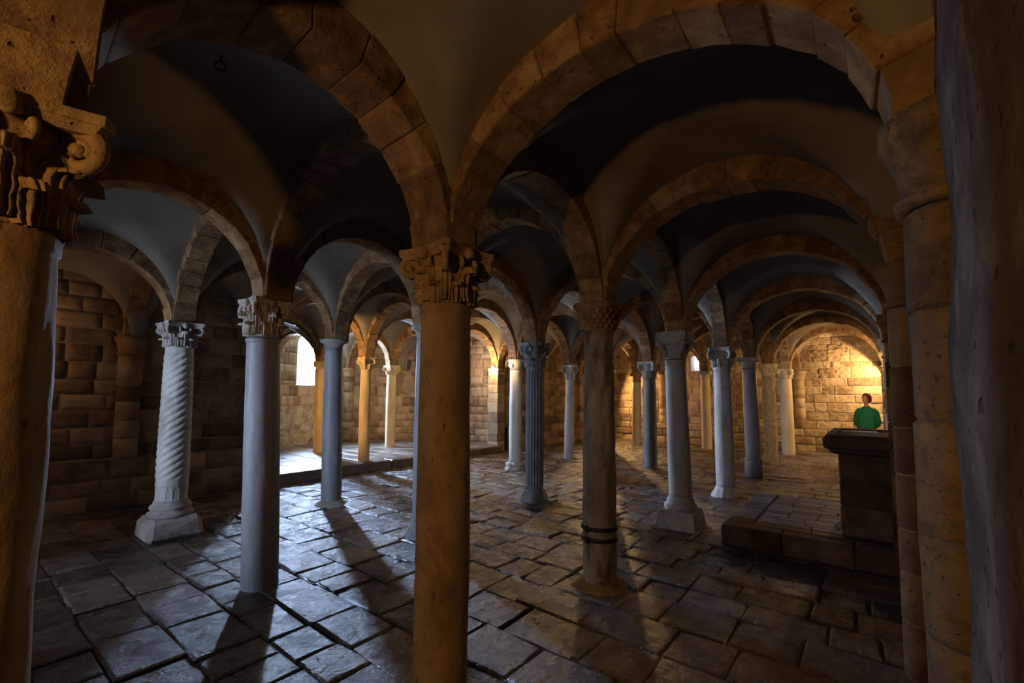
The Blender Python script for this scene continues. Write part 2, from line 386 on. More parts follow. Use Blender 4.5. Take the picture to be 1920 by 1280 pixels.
# right wall, rough plaster
mb = MB()
n=60
def RW(u,v):
    s = S_BACK+(S_END-S_BACK)*u; z = -.05+(H_TOP+.05)*v
    k = noise.noise(Vector((s*1.7,z*1.7,4)))*.022+noise.noise(Vector((s*6,z*6,8)))*.008
    return W3(s,t_right(s)+k,z)
mb.grid(RW,240,56,0,.5)
def RWb(u,v):
    p = RW(u,v); return (p[0]-E2[0]*.4,p[1]-E2[1]*.4,p[2])
mb.grid(RWb,4,1,0)
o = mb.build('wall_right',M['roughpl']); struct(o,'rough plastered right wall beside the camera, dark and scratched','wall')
# back wall with a doorway that lets daylight in
mb = MB()
back = lambda u,v,d: W3(S_BACK+d,u,v)
DOOR = (4.55,5.65,.8,2.5)
ashlar(mb,back,-.6,9.0,-.05,H_TOP,(.2,.27),(.3,.55),holes=[DOOR],seed=31)
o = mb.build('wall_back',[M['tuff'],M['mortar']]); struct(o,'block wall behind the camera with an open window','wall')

# apse wall
ALEN = pi*AR
def apse(u,v,d):
    # u along: straight jamb, half circle, straight jamb
    j = AC[1]-(T_LEFT+.0)
    r = AR-d
    if u < j: return W3(AC[0]+r, T_LEFT+u, v)
    if u > j+ALEN: return W3(AC[0]-r, AC[1]-(u-j-ALEN), v)
    a = (u-j)/AR
    return W3(AC[0]+r*cos(a), AC[1]+r*sin(a), v)
JL = AC[1]-T_LEFT
ua = lambda deg: JL+radians(deg)*AR
WA = (ua(97)-.40, ua(97)+.40, 1.86, 3.36)
NI = (ua(44)-.40, ua(44)+.40, 1.55, 2.75)
mb = MB()
ashlar(mb,apse,.09,2*JL+ALEN-.09,1.55,H_TOP,(.19,.26),(.25,.5),relief=(.006,.022),holes=[WA,NI],seed=41,step=.18)
ashlar(mb,apse,.09,ua(88),-.05,1.55,(.19,.25),(.22,.45),relief=(.006,.022),seed=42,step=.18)
ashlar(mb,apse,ua(124),2*JL+ALEN-.09,-.05,1.55,(.19,.25),(.22,.45),relief=(.006,.022),seed=43,step=.18)
ashlar(mb,apse,ua(88),ua(124),1.28,1.55,(.2,.25),(.2,.3),relief=(.006,.022),seed=44,step=.18)
# patch of crumbling plaster below the window
mb.grid(lambda u,v: apse(ua(88)+(ua(124)-ua(88))*u,-.05+1.33*v,.012+.03*noise.noise(Vector((u*9,v*7,2)))+.02*noise.noise(Vector((u*25,v*18,5)))),48,36,2,.5)
ap_ = apse
mb.grid(lambda u,v: apse(ua(88)+(ua(124)-ua(88))*u,-.05+1.33*v,-.35),6,1,1,.5)
o = mb.build('wall_apse',[M['tuffpale'],M['mortar'],M['ruinpl']]); struct(o,'curved apse wall of tan blocks with crumbling plaster below its window','wall')

# ---- windows: splayed stone reveals with an arched opening
def arched_outline(w,h,n=12):
    # points from bottom-left anticlockwise seen from inside; (x,z) with z from 0
    r = w; pts = [(-w,0),(w,0)]
    for k in range(n+1):
        a = pi*k/n; pts.append((w*cos(a), h-r+r*sin(a)))
    return pts
def window(name,label,P,nx,tx,w_in,h_in,w_out,h_out,z_in,z_out,depth,hole,mats,mid=None,proud=.03):
    """P base point on the wall face; nx outward (through the wall), tx along the wall; hole = (half width, z0, z1) of the rough opening"""
    mb = MB(); n = 12
    def pt(x,z,d): return (P[0]+tx[0]*x+nx[0]*d, P[1]+tx[1]*x+nx[1]*d, z)
    O = arched_outline(w_in,h_in,n); I = arched_outline(w_out,h_out,n)
    hw,hz0,hz1 = hole
    L = len(O)
    # face plate between rough opening and the arched reveal
    def rect(k):
        x,z = O[k]; zz=z+z_in
        if k==0: return (-hw,hz0)
        if k==1: return (hw,hz0)
        a = pi*(k-2)/n
        cx = cos(a); sx = sin(a); sc = 1/max(abs(cx),abs(sx))
        return (hw*cx*sc, (z_in+h_in-w_in) + (hz1-(z_in+h_in-w_in))*min(1,sx*sc) )
    A = [pt(*rect(k),-proud) for k in range(L)]
    B = [pt(O[k][0],O[k][1]+z_in,-proud) for k in range(L)]
    Dd = [pt(I[k][0],I[k][1]+z_out,depth) for k in range(L)]
    E_ = [pt(I[k][0],I[k][1]+z_out,depth+.12) for k in range(L)]
    A0 = [pt(*rect(k),.06) for k in range(L)]
    vs = A0+A+B+Dd+E_
    fs = []
    for r_ in range(4):
        for k in range(L):
            k2=(k+1)%L; fs.append((r_*L+k,r_*L+k2,(r_+1)*L+k2,(r_+1)*L+k))
    mb.add(vs,fs,0,.5)
    o = mb.build(name,mats); return struct(o,label,'window')
def apse_frame(deg):
    a = radians(deg); p = W(AC[0]+AR*cos(a),AC[1]+AR*sin(a))
    n = (E1[0]*cos(a)+E2[0]*sin(a), E1[1]*cos(a)+E2[1]*sin(a)); t = (-n[1],n[0])
    return p,n,t
p,n_,t_ = apse_frame(97)
window('window_1','tall arched apse window blazing white with daylight',p,n_,t_,.36,1.50,.27,1.36,1.86,1.93,.45,(.42,1.84,3.38),M['ruinpl'])
pw1 = (p,n_)
window('window_2','small arched slit window glowing white in the far wall',W(S_END,4.76),E1,E2,.14,.54,.09,.44,2.51,2.58,.4,(.17,2.49,3.08),M['tuffpale'])
# blind niche in the apse
p,n_,t_ = apse_frame(44)
mb = MB()
def npt(x,z,d): return (p[0]+t_[0]*x+n_[0]*d,p[1]+t_[1]*x+n_[1]*d,z)
o_ = [(-.42,1.53),(.42,1.53),(.42,2.77),(-.42,2.77)]; i_ = [(-.30,1.80),(.30,1.80),(.30,2.72),(-.30,2.72)]
vs = [npt(x,z,-.02) for x,z in o_]+[npt(x,z,.30) for x,z in i_]
mb.add(vs,[(0,1,5,4),(1,2,6,5),(2,3,7,6),(3,0,4,7),(4,5,6,7)],0)
o = mb.build('window_3',M['ruinpl']); struct(o,'blocked window niche with sloping sill in the apse wall','window')

COL = {}   # name -> (s,t)
COL.update(L0=(.065,1.955),C0=(1.76,1.87),C1=(3.565,1.85),C2=(5.795,1.885),C3=(8.02,1.88),C4=(10.32,1.88),C5=(12.566,1.90),C6=(15.03,1.84),
 O1=(.11,4.05),P=(1.75,4.055),V=(3.55,4.085),F=(5.66,4.02),X31=(7.95,4.05),I=(10.31,4.03),X51=(12.56,4.05),K=(15.0,4.03),
 O2=(.11,6.22),S=(1.70,6.27),Q=(3.656,6.255),X22=(5.7,6.22),G=(7.90,6.13),H=(10.23,6.17),X52=(12.56,6.2),J=(14.72,6.216),
 X13=(3.50,8.42),M=(5.721,8.565),X33=(7.95,8.5),X43=(10.2,8.62),L=(5.84,10.6),N=(7.78,10.42))
rows = [['L0','C0','C1','C2','C3','C4','C5','C6'],['O1','P','V','F','X31','I','X51','K'],['O2','S','Q','X22','G','H','X52','J'],[None,None,'X13','M','X33','X43',None,None]]
def node(i,k):
    nm = rows[k][i]
    return COL[nm] if nm else (SL[i],TL[k])

# ------------------------------------------------------------------ vaults
mb = MB()
RI = .17                                             # how far the web lies above the arch soffit
def ell(u,L,rise,c=.09):
    x = abs(2*u-1); k = 1-2*c/L
    return rise*sqrt(max(0.,1-min(1,(x/k))**2)) if x<k else 0.
def bay(P00,P10,P11,P01,arc=None,nu=26,rv01=None):
    d = lambda a,b: sqrt((a[0]-b[0])**2+(a[1]-b[1])**2)
    Lu = (d(P00,P10)+d(P01,P11))/2; Lv = (d(P00,P01)+d(P10,P11))/2
    ru = Lu/2-.13+RI; rv = Lv/2-.13+RI
    if Lu < 1.6: ru = max(ru,.78)
    if Lv < 1.6: rv = max(rv,.78)
    cr = max(ru,rv)
    sd = P00[0]*3+P00[1]
    def F(u,v):
        # cosine-spaced for a clean springing
        u = (1-cos(pi*u))/2*.6+u*.4; v = (1-cos(pi*v))/2*.6+v*.4
        x = (P00[0]*(1-u)+P10[0]*u)*(1-v)+(P01[0]*(1-u)+P11[0]*u)*v
        y = (P00[1]*(1-u)+P10[1]*u)*(1-v)+(P01[1]*(1-u)+P11[1]*u)*v
        if arc:
            q = arc(u); c = (P01[0]*(1-u)+P11[0]*u, P01[1]*(1-u)+P11[1]*u)
            x += (q[0]-c[0])*v; y += (q[1]-c[1])*v
        rvv = rv if rv01 is None else rv01[0]*(1-u)+rv01[1]*u
        h = max(ell(u,Lu,ru),ell(v,Lv,rvv))
        h += .10*sin(pi*u)*sin(pi*v)
        h += .012*noise.noise(Vector((x*2.3,y*2.3,sd)))
        wx,wy = W(x,y)
        return (wx,wy,HS+h)
    mb.grid(F,nu,nu,0,.5)
ar=[.66]+AISLE_RISE+[1.0]
def vn(i,k):          # vault corner: index -1 is the back wall, 8 the far wall; row -1 the right wall
    q = min(7,max(0,i)); s_,t_ = node(q,max(0,k))
    if i < 0: s_ = S_BACK
    if i > 7: s_ = S_END
    if k < 0: t_ = t_right(s_)
    return (s_,t_)
for i in range(-1,8):
    bay(vn(i,-1),vn(i+1,-1),vn(i+1,0),vn(i,0),rv01=(ar[i+1]+RI,ar[i+2]+RI))
    for k in range(3): bay(vn(i,k),vn(i+1,k),vn(i+1,k+1),vn(i,k+1))
N_,L_ = COL['N'],COL['L']; T13,T23,T33,T43 = [node(q,3) for q in (2,3,4,5)]
a1 = lambda deg: (AC[0]+AR*cos(radians(deg)),AC[1]+AR*sin(radians(deg)))
A4,A3,A2,A1 = a1(22),a1(76),a1(117),a1(158)
arcf = lambda d0,d1: (lambda u: a1(d0+(d1-d0)*u))
bay(T23,T33,N_,L_)
bay(T13,T23,L_,A1)
bay(T33,T43,A4,N_)
bay(L_,N_,A3,A2,arcf(117,76))
bay(A1,L_,A2,a1(137),arcf(137,117))
bay(N_,A4,a1(49),A3,arcf(76,49))
bay(A1,a1(147),a1(137),a1(142))
bay(A4,a1(35),a1(49),a1(40))
# the mass above
mb.add([W3(S_BACK-.5,-1.2,H_TOP+.3),W3(S_END+.6,-1.2,H_TOP+.3),W3(S_END+.6,13.2,H_TOP+.3),W3(S_BACK-.5,13.2,H_TOP+.3)],[(3,2,1,0)],0)
o = mb.build('ceiling',M['plaster']); struct(o,'plastered groin vaults spanning every bay of the crypt','ceiling')

# ------------------------------------------------------------------ arches
def arch(A,B,label,group='stone arches of the crypt',wid=.225,thick=.20,stone='vouss',nv=17,seed=0,c0=.125,c1=.125,zoff=0,rise=None):
    R = random.Random(seed)
    a = Vector((*W(*A),0)); b = Vector((*W(*B),0)); L = (b-a).length
    d = (b-a)/L; n = Vector((-d.y,d.x,0))
    mid_u = (c0+L-c1)/2; sa = (L-c0-c1)/2; rise = rise or max(sa,.62)
    mb = MB()
    def P(th,rr,w,dj=0):      # th 0 at A .. pi at B
        x = mid_u-(sa+rr)*cos(th); z = (rise+rr)*sin(th)
        p = d*x + n*w
        return (p.x,p.y,z+zoff)
    nv = max(9,int(pi*sa/.19))
    hw = wid/2; g = .5*.005/max(sa,.4)
    ths = [0]
    for k in range(nv): ths.append(ths[-1]+R.uniform(.75,1.3))
    ths = [t*pi/ths[-1] for t in ths]
    # mortar core
    seg = 28
    core = []
    for k in range(seg+1):
        th = pi*k/seg
        core += [P(th,.006,-hw+.006),P(th,.006,hw-.006),P(th,thick,hw-.006),P(th,thick,-hw+.006)]
    fs = []
    for k in range(seg):
        for j in range(4): fs.append((k*4+j,k*4+(j+1)%4,(k+1)*4+(j+1)%4,(k+1)*4+j))
    fs += [(3,2,1,0),(seg*4,seg*4+1,seg*4+2,seg*4+3)]
    mb.add(core,fs,1)
    for k in range(nv):
        t0,t1 = ths[k]+g,ths[k+1]-g
        dr = R.uniform(-.010,.008); dw = R.uniform(-.008,.008); dw2 = R.uniform(-.008,.008); bv = .008; tb = bv/max(sa,.4)*.7
        vs=[]
        sec = lambda th,i: [P(th,dr+i+bv*.7,-hw+dw+i),P(th,dr+i,-hw+dw+bv+i),P(th,dr+i,hw+dw2-bv-i),P(th,dr+i+bv*.7,hw+dw2-i),P(th,thick-.004,hw+dw2-i),P(th,thick-.004,-hw+dw+i)]
        tm=(t0+t1)/2
        for th,i in ((t0,bv*.6),(t0+tb,0),(tm,R.uniform(-.004,.002)),(t1-tb,0),(t1,bv*.6)): vs+=sec(th,i)
        fs=[(5,4,3,2,1,0),tuple(range(24,30))]
        for q in range(4):
            for j in range(6): fs.append((q*6+j,q*6+(j+1)%6,(q+1)*6+(j+1)%6,(q+1)*6+j))
        mb.add(vs,fs,0,R.random())
    mb.jitter(.008,5,seed%17)
    o = mb.build('stone_arch',[M[stone],M['soffit']])
    o.location = (a.x,a.y,HS)
    return tag(o,label,'arch',group)

D = dict(L0='the left-edge column',C0='the tan foreground column',C1='the iron-banded column',C2='the block-based pale column',
 C3='the white flared column',C4='the blue-grey ringed column',C5='the mottled column',C6='the cream column',P='the smooth blue column',
 V='the half-hidden grey column',F='the fluted dark column',I='the dark scroll-topped column',K='the slit-window column',
 S='the spiral column',Q='the slab-topped grey column',G='the lamp-lit column',H='the slim white column',J='the rough tan pillar',
 M='the amber kerb column',N='the two-toned apse column',L='the apse-window column',O1='a column left of the frame',O2='the outermost left column',
 X31='the middle column behind the iron-banded one',X51='the column behind the block-based one',X22='the column behind the tan one',
 X52='the hidden rear column',X13='the left kerb column',X33='the middle kerb column',X43='the lamp pier')
ARCH = []
for r_ in rows:
    for a,b in zip(r_[:-1],r_[1:]):
        if a and b: ARCH.append((a,b))
for i in range(8):
    for k in range(3):
        if rows[k+1][i]: ARCH.append((rows[k][i],rows[k+1][i]))
ARCH += [('M','L'),('X33','N'),('L','N')]
sd = 100
for a,b in ARCH:
    sd += 1
    arch(COL[a],COL[b],'stone arch from %s to %s'%(D[a],D[b]),seed=sd,stone='vouss',wid=.31 if a=='L0' else .225)
for i,nm in enumerate(rows[0]):
    sd += 1; s_ = COL[nm][0]
    arch(COL[nm],(s_,t_right(s_)),'broad stone arch from %s to the right wall'%D[nm],seed=sd,c1=.10,rise=AISLE_RISE[i],wid=.34 if nm=='L0' else .235)
for i,nm in enumerate(['O2','S']):
    sd += 1; s_ = COL[nm][0]
    arch(COL[nm],(s_,T_LEFT+.05),'stone arch from %s to the left wall'%D[nm],seed=sd,c1=.12)
for nm in ['X52','J']:
    sd += 1; s_ = COL[nm][0]
    arch(COL[nm],(s_,T_LEFT+.05),'stone arch from %s to the wall beyond the apse'%D[nm],seed=sd,c1=.12)
for nm in ['C6','K','J']:
    sd += 1
    arch(COL[nm],(S_END,COL[nm][1]-.1),'short stone arch from %s to the far wall'%D[nm],seed=sd,c1=.10)
for nm,tt,ex in (('L',A2,'beside the apse window'),('N',A3,'behind it'),):
    sd += 1
    arch(COL[nm],tt,'stone arch from %s to the apse wall %s'%(D[nm],ex),seed=sd)
arch(COL['N'],A4,'lit stone arch from the two-toned apse column to the right apse wall',seed=777)
arch(COL['L'],A1,'stone arch from the apse-window column toward the left end of the apse',seed=778)

# ------------------------------------------------------------------ columns
def leaf(mb,phi,z0,H,Wd,rb,curl=.05,mi=0,r=.5,nu=20,nvv=14):
    """acanthus leaf hugging a bell rb(z)"""
    def pt(u,v,back):
        x = 2*u-1
        lob = 1+.20*abs(sin(v*pi*4.5))-.08
        wd = Wd*(.80+.24*sin(pi*min(1,v*1.1)))*lob*(1 if v<.74 else (1-((v-.74)/.26)**2*.45))
        c = max(0,(v-.50)/.50)
        z = z0+H*(v if v<.84 else .84+(v-.84)*.45-((v-.84)/.16)**2*.26)
        out = .008+.016*(1-abs(x))**.8+.010*cos(x*pi*3.6)*(1-.4*v)+curl*c**2.0
        if back: out -= .022
        rr = rb(min(z,z0+H))+out-.012*abs(x)**3
        ang = phi+x*wd/rr
        return (rr*cos(ang),rr*sin(ang),z)
    mb.grid(lambda u,v: pt(u,v,False),nu,nvv,mi,r)
    mb.grid(lambda u,v: pt(1-u,v,True),nu,nvv,mi,r)
    # rim
    for f in (lambda k: (k/ nvv,0,1),):
        pass
    E_ = [(0,k/nvv) for k in range(nvv+1)]+[(k/nu,1) for k in range(1,nu+1)]+[(1,1-k/nvv) for k in range(1,nvv+1)]
    vs = []
    for u,v in E_: vs += [pt(u,v,False),pt(u,v,True)]
    mb.add(vs,[(2*k,2*k+1,2*k+3,2*k+2) for k in range(len(E_)-1)],mi,r)
def volute(mb,phi,r0,r1,z0,z1,rad=.045,th=.014,mi=0):
    pts=[];rs=[]
    for k in range(9):
        t=k/8; rr=r0+(r1-rad-r0)*(t**1.4); z=z0+(z1-z0)*(1-(1-t)**1.6)
        pts.append((rr*cos(phi),rr*sin(phi),z)); rs.append(th*(.9+.25*t))
    cx=r1-rad; cz=z1-rad
    for k in range(1,23):
        a=pi/2-k/22*2*pi*1.35; q=rad*(1-.72*k/22)
        rr=cx+q*cos(a); pts.append((rr*cos(phi),rr*sin(phi),cz+q*sin(a))); rs.append(th*(1.15-.5*k/22))
    mb.tube(pts,rs,8,mi)
    # eye
    o=[]
    e=Vector((cx*cos(phi),cx*sin(phi),cz)); n=Vector((-sin(phi),cos(phi),0))
    mb.tube([e-n*th*1.3,e+n*th*1.3],rad*.3,8,mi)
def abacus(mb,w,z0,z1,conc=.14,mi=0,lip=True):
    def plan(sc,conc):
        pts=[]; ch=.14
        for q in range(4):
            for k in range(9):
                x=-1+ch+(2-2*ch)*k/8
                y=1-conc*(1-(x/(1-ch))**2)*1.0
                X,Y=x*w*sc,y*w*sc
                for _ in range(q): X,Y=Y,-X
                pts.append((X,Y))
        return pts
    L=None; vs=[]; lv=[(z0,.90),(z0+(z1-z0)*.45,.97),(z0+(z1-z0)*.5,1.0),(z1,1.0)] if lip else [(z0,1),(z1,1)]
    for z,sc in lv:
        p=plan(sc,conc); L=len(p); vs+=[(x,y,z) for x,y in p]
    fs=[tuple(range(L)),tuple((len(lv)-1)*L+k for k in range(L-1,-1,-1))]
    for i in range(len(lv)-1):
        for k in range(L): fs.append((i*L+(k+1)%L,i*L+k,(i+1)*L+k,(i+1)*L+(k+1)%L))
    mb.add(vs,fs,mi,.5)

def make_capital(kind,par,r,w,z0,z1,m,off,seed=0):
    ox,oy = off; H=z1-z0
    dt = w*1.0
    cap=MB()
    bell=lambda z: r*1.0+ (dt*.86-r)*max(0,(z-z0)/H)**2.2
    parts=[]
    if kind in ('acanthus','lily'):
        cap.lathe([(r*1.0,z0)]+[(bell(z0+H*t/8),z0+H*t/8) for t in range(1,8)]+[(bell(z1-.05),z1-.05)],28)
        n=8
        h1=.42*H; h2=.70*H
        for k in range(n): leaf(cap,2*pi*(k+.5)/n,z0+.004,h1,r*.31,bell,.042 if kind=='acanthus' else .045)
        for k in range(n): leaf(cap,2*pi*k/n,z0+.05*H,h2,r*.33,lambda z: bell(z)+.004,.052 if kind=='acanthus' else .055)
        for k in range(4):
            vb=MB(); volute(vb,pi/4+k*pi/2,r*1.05,dt*1.25,z0+.40*H,z1-.045,rad=.17*H,th=.06*H); vb.jitter(.006,14,k+seed); parts.append(('volute',vb))
            for sgn in (-1,1):
                c2=MB(); volute(cap,k*pi/2+sgn*.28,r*1.05,dt*.93,z0+.42*H,z1-.06,rad=.10*H,th=.035*H)
        ab=MB(); abacus(ab,dt,z1-.06,z1,.16); parts.append(('abacus',ab))
        for k in range(4):     # flower on each abacus side
            ph=k*pi/2; rr=dt*.86
            cap.lathe([(.006,z1-.075),(.026,z1-.06),(.03,z1-.035),(.02,z1-.012),(.004,z1-.006)],10,off=lambda z: (rr*cos(ph),rr*sin(ph)))
        cap.jitter(.007,18,seed)
    elif kind=='basket':
        f=lambda th,z,ra: ra*(1+ .13*max(0,(z-z0)/H)*(1/max(abs(cos(th)),abs(sin(th)))-1)*2.2)
        prof=[(r*1.02+ (w-r)*.75*(t/10)**1.5,z0+H*.72*t/10) for t in range(11)]
        cap.lathe(prof,48,fr=f)
        for row in range(4):
            n=18; hh=.19*H; zz=z0+.015+row*.175*H
            for k in range(n):
                leaf(cap,2*pi*(k+.5*row)/n,zz,hh,r*.15,lambda z: (r*1.02+(w-r)*.75*min(1,max(0,(z-z0)/(H*.72)))**1.5)*1.02,.008,nu=8,nvv=8)
        cap.box(-w,w,-w,w,z0+.72*H,z1,0,.5,.018)
        for k in range(4):
            for q in range(-2,3):
                x=q*w*.36; pts=[]
                for a in range(15):
                    th=a/14*2*pi*1.2; q2=.026*(1-.6*a/14); X,Y=x+q2*cos(th),w+.004
                    Z=z0+.86*H+q2*sin(th)
                    for _ in range(k): X,Y=Y,-X
                    pts.append((X,Y,Z))
                cap.tube(pts,.006,5)
        cap.jitter(.006,18,seed)
    elif kind=='cushion':
        # square block whose lower corners turn into hooked lobes over a round neck
        f=lambda th,z,ra: ra
        cap.lathe([(r,z0),(r*1.02,z0+.02),(r*1.0,z0+.05),(r*1.05,z0+.45*H),(r*1.25,z0+.6*H)],32)
        def blk(u,v): pass
        n=40; prof=[(.0,z0+.50*H),(.5,z0+.55*H),(1,z0+.68*H),(1,z1-.02),(.97,z1)]
        vs=[]
        for q,z in prof:
            for k in range(n):
                th=2*pi*k/n; sq=1/max(abs(cos(th)),abs(sin(th)))
                sq=min(sq,1.32)
                rr=(r*1.05)*(1-q)+w*sq*q
                vs.append((rr*cos(th),rr*sin(th),z))
        fs=[]
        for i in range(len(prof)-1):
            for k in range(n): fs.append((i*n+k,i*n+(k+1)%n,(i+1)*n+(k+1)%n,(i+1)*n+k))
        fs.append(tuple((len(prof)-1)*n+k for k in range(n)))
        cap.add(vs,fs,0,.5)
        cap.jitter(.004,12,seed)
        for k in range(4):
            ph=pi/4+k*pi/2; vb=MB(); pts=[]; rs=[]
            for j in range(10):
                t=j/9; rr=w*1.18-(w*1.18-r*1.06)*sin(t*pi/2)**1.2; z=z0+.66*H-(.62*H)*t**1.3
                pts.append((rr*cos(ph),rr*sin(ph),z)); rs.append(.05*(1-.55*t))
            vb.tube(pts,rs,8); parts.append(('corner_leaf',vb))
    elif kind=='scroll':
        cap.lathe([(r,z0)]+[(bell(z0+H*t/8),z0+H*t/8) for t in range(1,8)]+[(bell(z1-.05),z1-.05)],28)
        for k in range(8): leaf(cap,2*pi*k/8,z0+.004,.5*H,r*.36,bell,.03)
        cap.jitter(.006,16,seed)
        for k in range(4):
            vb=MB(); volute(vb,pi/4+k*pi/2,r*1.0,dt*1.28,z0+.15*H,z1-.05,rad=.21*H,th=.075*H); vb.jitter(.004,14,k+seed); parts.append(('volute',vb))
        ab=MB(); abacus(ab,dt*.95,z1-.06,z1,.12); parts.append(('abacus',ab))
    elif kind=='slab':
        cap.lathe([(r,z0),(r*1.06,z0+.015),(r*1.06,z0+.035),(r*1.0,z0+.05),(r*1.05,z0+.55*H),(r*1.3,z0+.75*H)],32)
        ab=MB(); ab.box(-w,w,-w,w,z0+.62*H,z1,0,.5,.014); ab.jitter(.005,9,seed); parts.append(('abacus',ab))
    elif kind=='ring':
        cap.lathe([(r,z0),(r*1.04,z0+.3*H),(r*1.2,z0+.6*H),(w*.98,z0+.75*H),(w,z0+.82*H),(w,z1)],36); cap.jitter(.003,10,seed)
    elif kind=='leafblock':
        f=lambda th,z,ra: ra*(1+.10*((z-z0)/H)*(1/max(abs(cos(th)),abs(sin(th)))-1)*2)
        cap.lathe([(r,z0),(r*1.08,z0+.02),(r*1.04,z0+.05)]+[(r*1.04+(w-r*1.04)*(t/6)**1.3,z0+.05+(H-.09)*t/6) for t in range(1,7)]+[(w*1.04,z1-.03),(w*1.04,z1)],40,fr=f)
        for k in range(8): leaf(cap,2*pi*(k+.5)/8,z0+.05,.55*H,r*.3,lambda z: r*1.04+(w-r*1.04)*max(0,(z-z0-.05)/(H-.09))**1.3,.025)
        cap.jitter(.004,14,seed)
    for mbx in [cap]+[p[1] for p in parts]:
        mbx.v=[(x+ox,y+oy,z) for x,y,z in mbx.v]
    co=cap.build('capital',m,par)
    for nm,pb in parts: pb.build(nm,m,co)

def make_column(key,label,r0,r1,hj,cap,w,ms,mc,base='none',z0=0.0,lean=0.0,flute=None,group='columns of the crypt',joints=(),half=False):
    s,t = COL[key]; x,y = W(s,t)
    root = thing('stone_column',(x,y,z0),GROT,label,'column',group)
    seed = sum(map(ord,key))
    # lean is a world-x offset at the top
    lx,ly = lean*cos(-GROT), lean*sin(-GROT)
    hj = hj-z0; z1 = HS-z0+.012
    zb = 0.0
    bm = MB(); has_base = True
    if base=='plinth':         # tapered block with a torus, as under the pale column
        zb=.36
        a,b=.245,.185
        bm.add([(-a,-a,-.02),(a,-a,-.02),(a,a,-.02),(-a,a,-.02),(-b-.02,-b-.02,.19),(b+.02,-b-.02,.19),(b+.02,b+.02,.19),(-b-.02,b+.02,.19),(-b,-b,.215),(b,-b,.215),(b,b,.215),(-b,b,.215)],
               [(3,2,1,0),(0,1,5,4),(1,2,6,5),(2,3,7,6),(3,0,4,7),(4,5,9,8),(5,6,10,9),(6,7,11,10),(7,4,8,11),(8,9,10,11)],0,.5)
        bm.lathe([(r0*1.30,.20),(r0*1.42,.235),(r0*1.38,.275),(r0*1.18,.295),(r0*1.22,.325),(r0*1.12,.35),(r0*1.0,.372)],36,fr=lambda th,z,ra: ra*(1+.04*noise.noise(Vector((th*3,z*30,1)))))
    elif base=='moulded':      # spiral column: rough block, two tori
        zb=.40
        bm.box(-.25,.25,-.25,.25,-.02,.24,0,.5,.05,lambda x,y,z:(x*(1.06-.45*z*.6),y*(1.06-.45*z*.6),z)); bm.jitter(.022,5,3)
        bm.lathe([(.215,.225),(.225,.25),(.215,.275),(.185,.285),(.18,.30),(.195,.315),(.20,.335),(.19,.355),(.168,.365),(.165,.39),(.158,.405)],40)
    elif base=='flare':
        zb=.14
        bm.lathe([(r0*1.62,-.02),(r0*1.58,.02),(r0*1.32,.08),(r0*1.1,.13),(r0*.99,.17)],12,smooth=False); bm.jitter(.006,9,seed)
    elif base=='bell':
        zb=.20
        bm.box(-.30,.30,-.24,.26,-.02,.025,0,.5,.012)
        bm.lathe([(r0*1.62,.01),(r0*1.60,.04),(r0*1.50,.10),(r0*1.28,.17),(r0*1.15,.20),(r0*.98,.22)],36)
    elif base=='broken':
        zb=.15
        bm.lathe([(.225,-.02),(.235,.03),(.20,.06),(.19,.085),(.205,.10),(.20,.13),(.165,.15),(.14,.17)],22,fr=lambda th,z,ra: ra*(1+.16*noise.noise(Vector((cos(th)*2.2,sin(th)*2.2,z*9)))),smooth=False); bm.jitter(.014,9,seed)
    elif base=='rubble':
        zb=0
        bm.lathe([(r0*1.75,-.02),(r0*1.5,.012),(r0*1.2,.03),(r0*1.02,.06)],26,fr=lambda th,z,ra: ra*(1+.22*noise.noise(Vector((cos(th)*3,sin(th)*3,1))))); bm.jitter(.012,10,seed)
    elif base=='drum':
        zb=.38
        bm.lathe([(r0*1.14,-.02),(r0*1.13,.30),(r0*1.10,.335),(r0*1.16,.345),(r0*1.16,.375),(r0*1.0,.385)],36)
    elif base=='slabfoot':
        zb=.03
        bm.box(-r0*1.5,r0*1.5,-r0*1.5,r0*1.5,-.03,.03,0,.5,.012); bm.jitter(.012,7,seed)
    else: has_base=False
    n = 40
    fr=None
    if flute=='flute':
        n=144
        fr=lambda th,z,ra: ra*(1-(.12*max(0,cos(th*18)+.25)**.6 if zb+.05<z<hj-.05 else 0))
    elif flute=='square':
        n=112
        def fr(th,z,ra):
            q=ra*min(1.25,1/max(abs(cos(th)),abs(sin(th))))*.93
            return q-(.008*max(0,cos(th*14)) if .1<z<hj-.1 else 0)
    elif flute=='spiral':
        n=144
        def fr(th,z,ra):
            if .62<z<hj-.05:
                k=min(1,(z-.62)/.05,(hj-.05-z)/.05)
                ph=(th*8-2*pi*z/.083)
                return ra*(1+.055*k*(2*abs(sin(ph/2))**.7-1.2))
            if .55<z<.60: return ra*(1.03 if .565<z<.585 else 1.0)
            if .42<z<.54:
                ph=(th*14/(2*pi))%1; zz=(z-.42)/.12
                ins=abs(ph-.5)<.36*sqrt(max(0,1-max(0,(zz-.6)/.4)**2))
                return ra*(.965 if ins else 1.0)
            return ra
    wob=noise.noise(Vector((seed,2,3)))
    nz = 150 if flute=='spiral' else (60 if flute else 34)
    if key=='P' or key=='C4' or key=='C2':
        ring=[(hj-.055,1.02),(hj-.05,1.07),(hj-.02,1.07),(hj-.015,1.0)]
    elif key in('C0','C5','C3','H','K','L0'):
        ring=[(hj-.05,1.01),(hj-.045,1.06),(hj-.005,1.07),(hj,1.05)]
    else: ring=[]
    prof=[]
    zs=[zb+(hj-zb)*k/nz for k in range(nz+1)]
    if ring: zs=[z for z in zs if z<hj-.06]
    for z in zs:
        tt=(z-zb)/(hj-zb); ra=r0+(r1-r0)*tt+.006*sin(pi*tt)
        prof.append((ra,z))
    for z,k in ring: prof.append((r1*k,z))
    if not has_base: prof=[(prof[0][0],-.03)]+prof
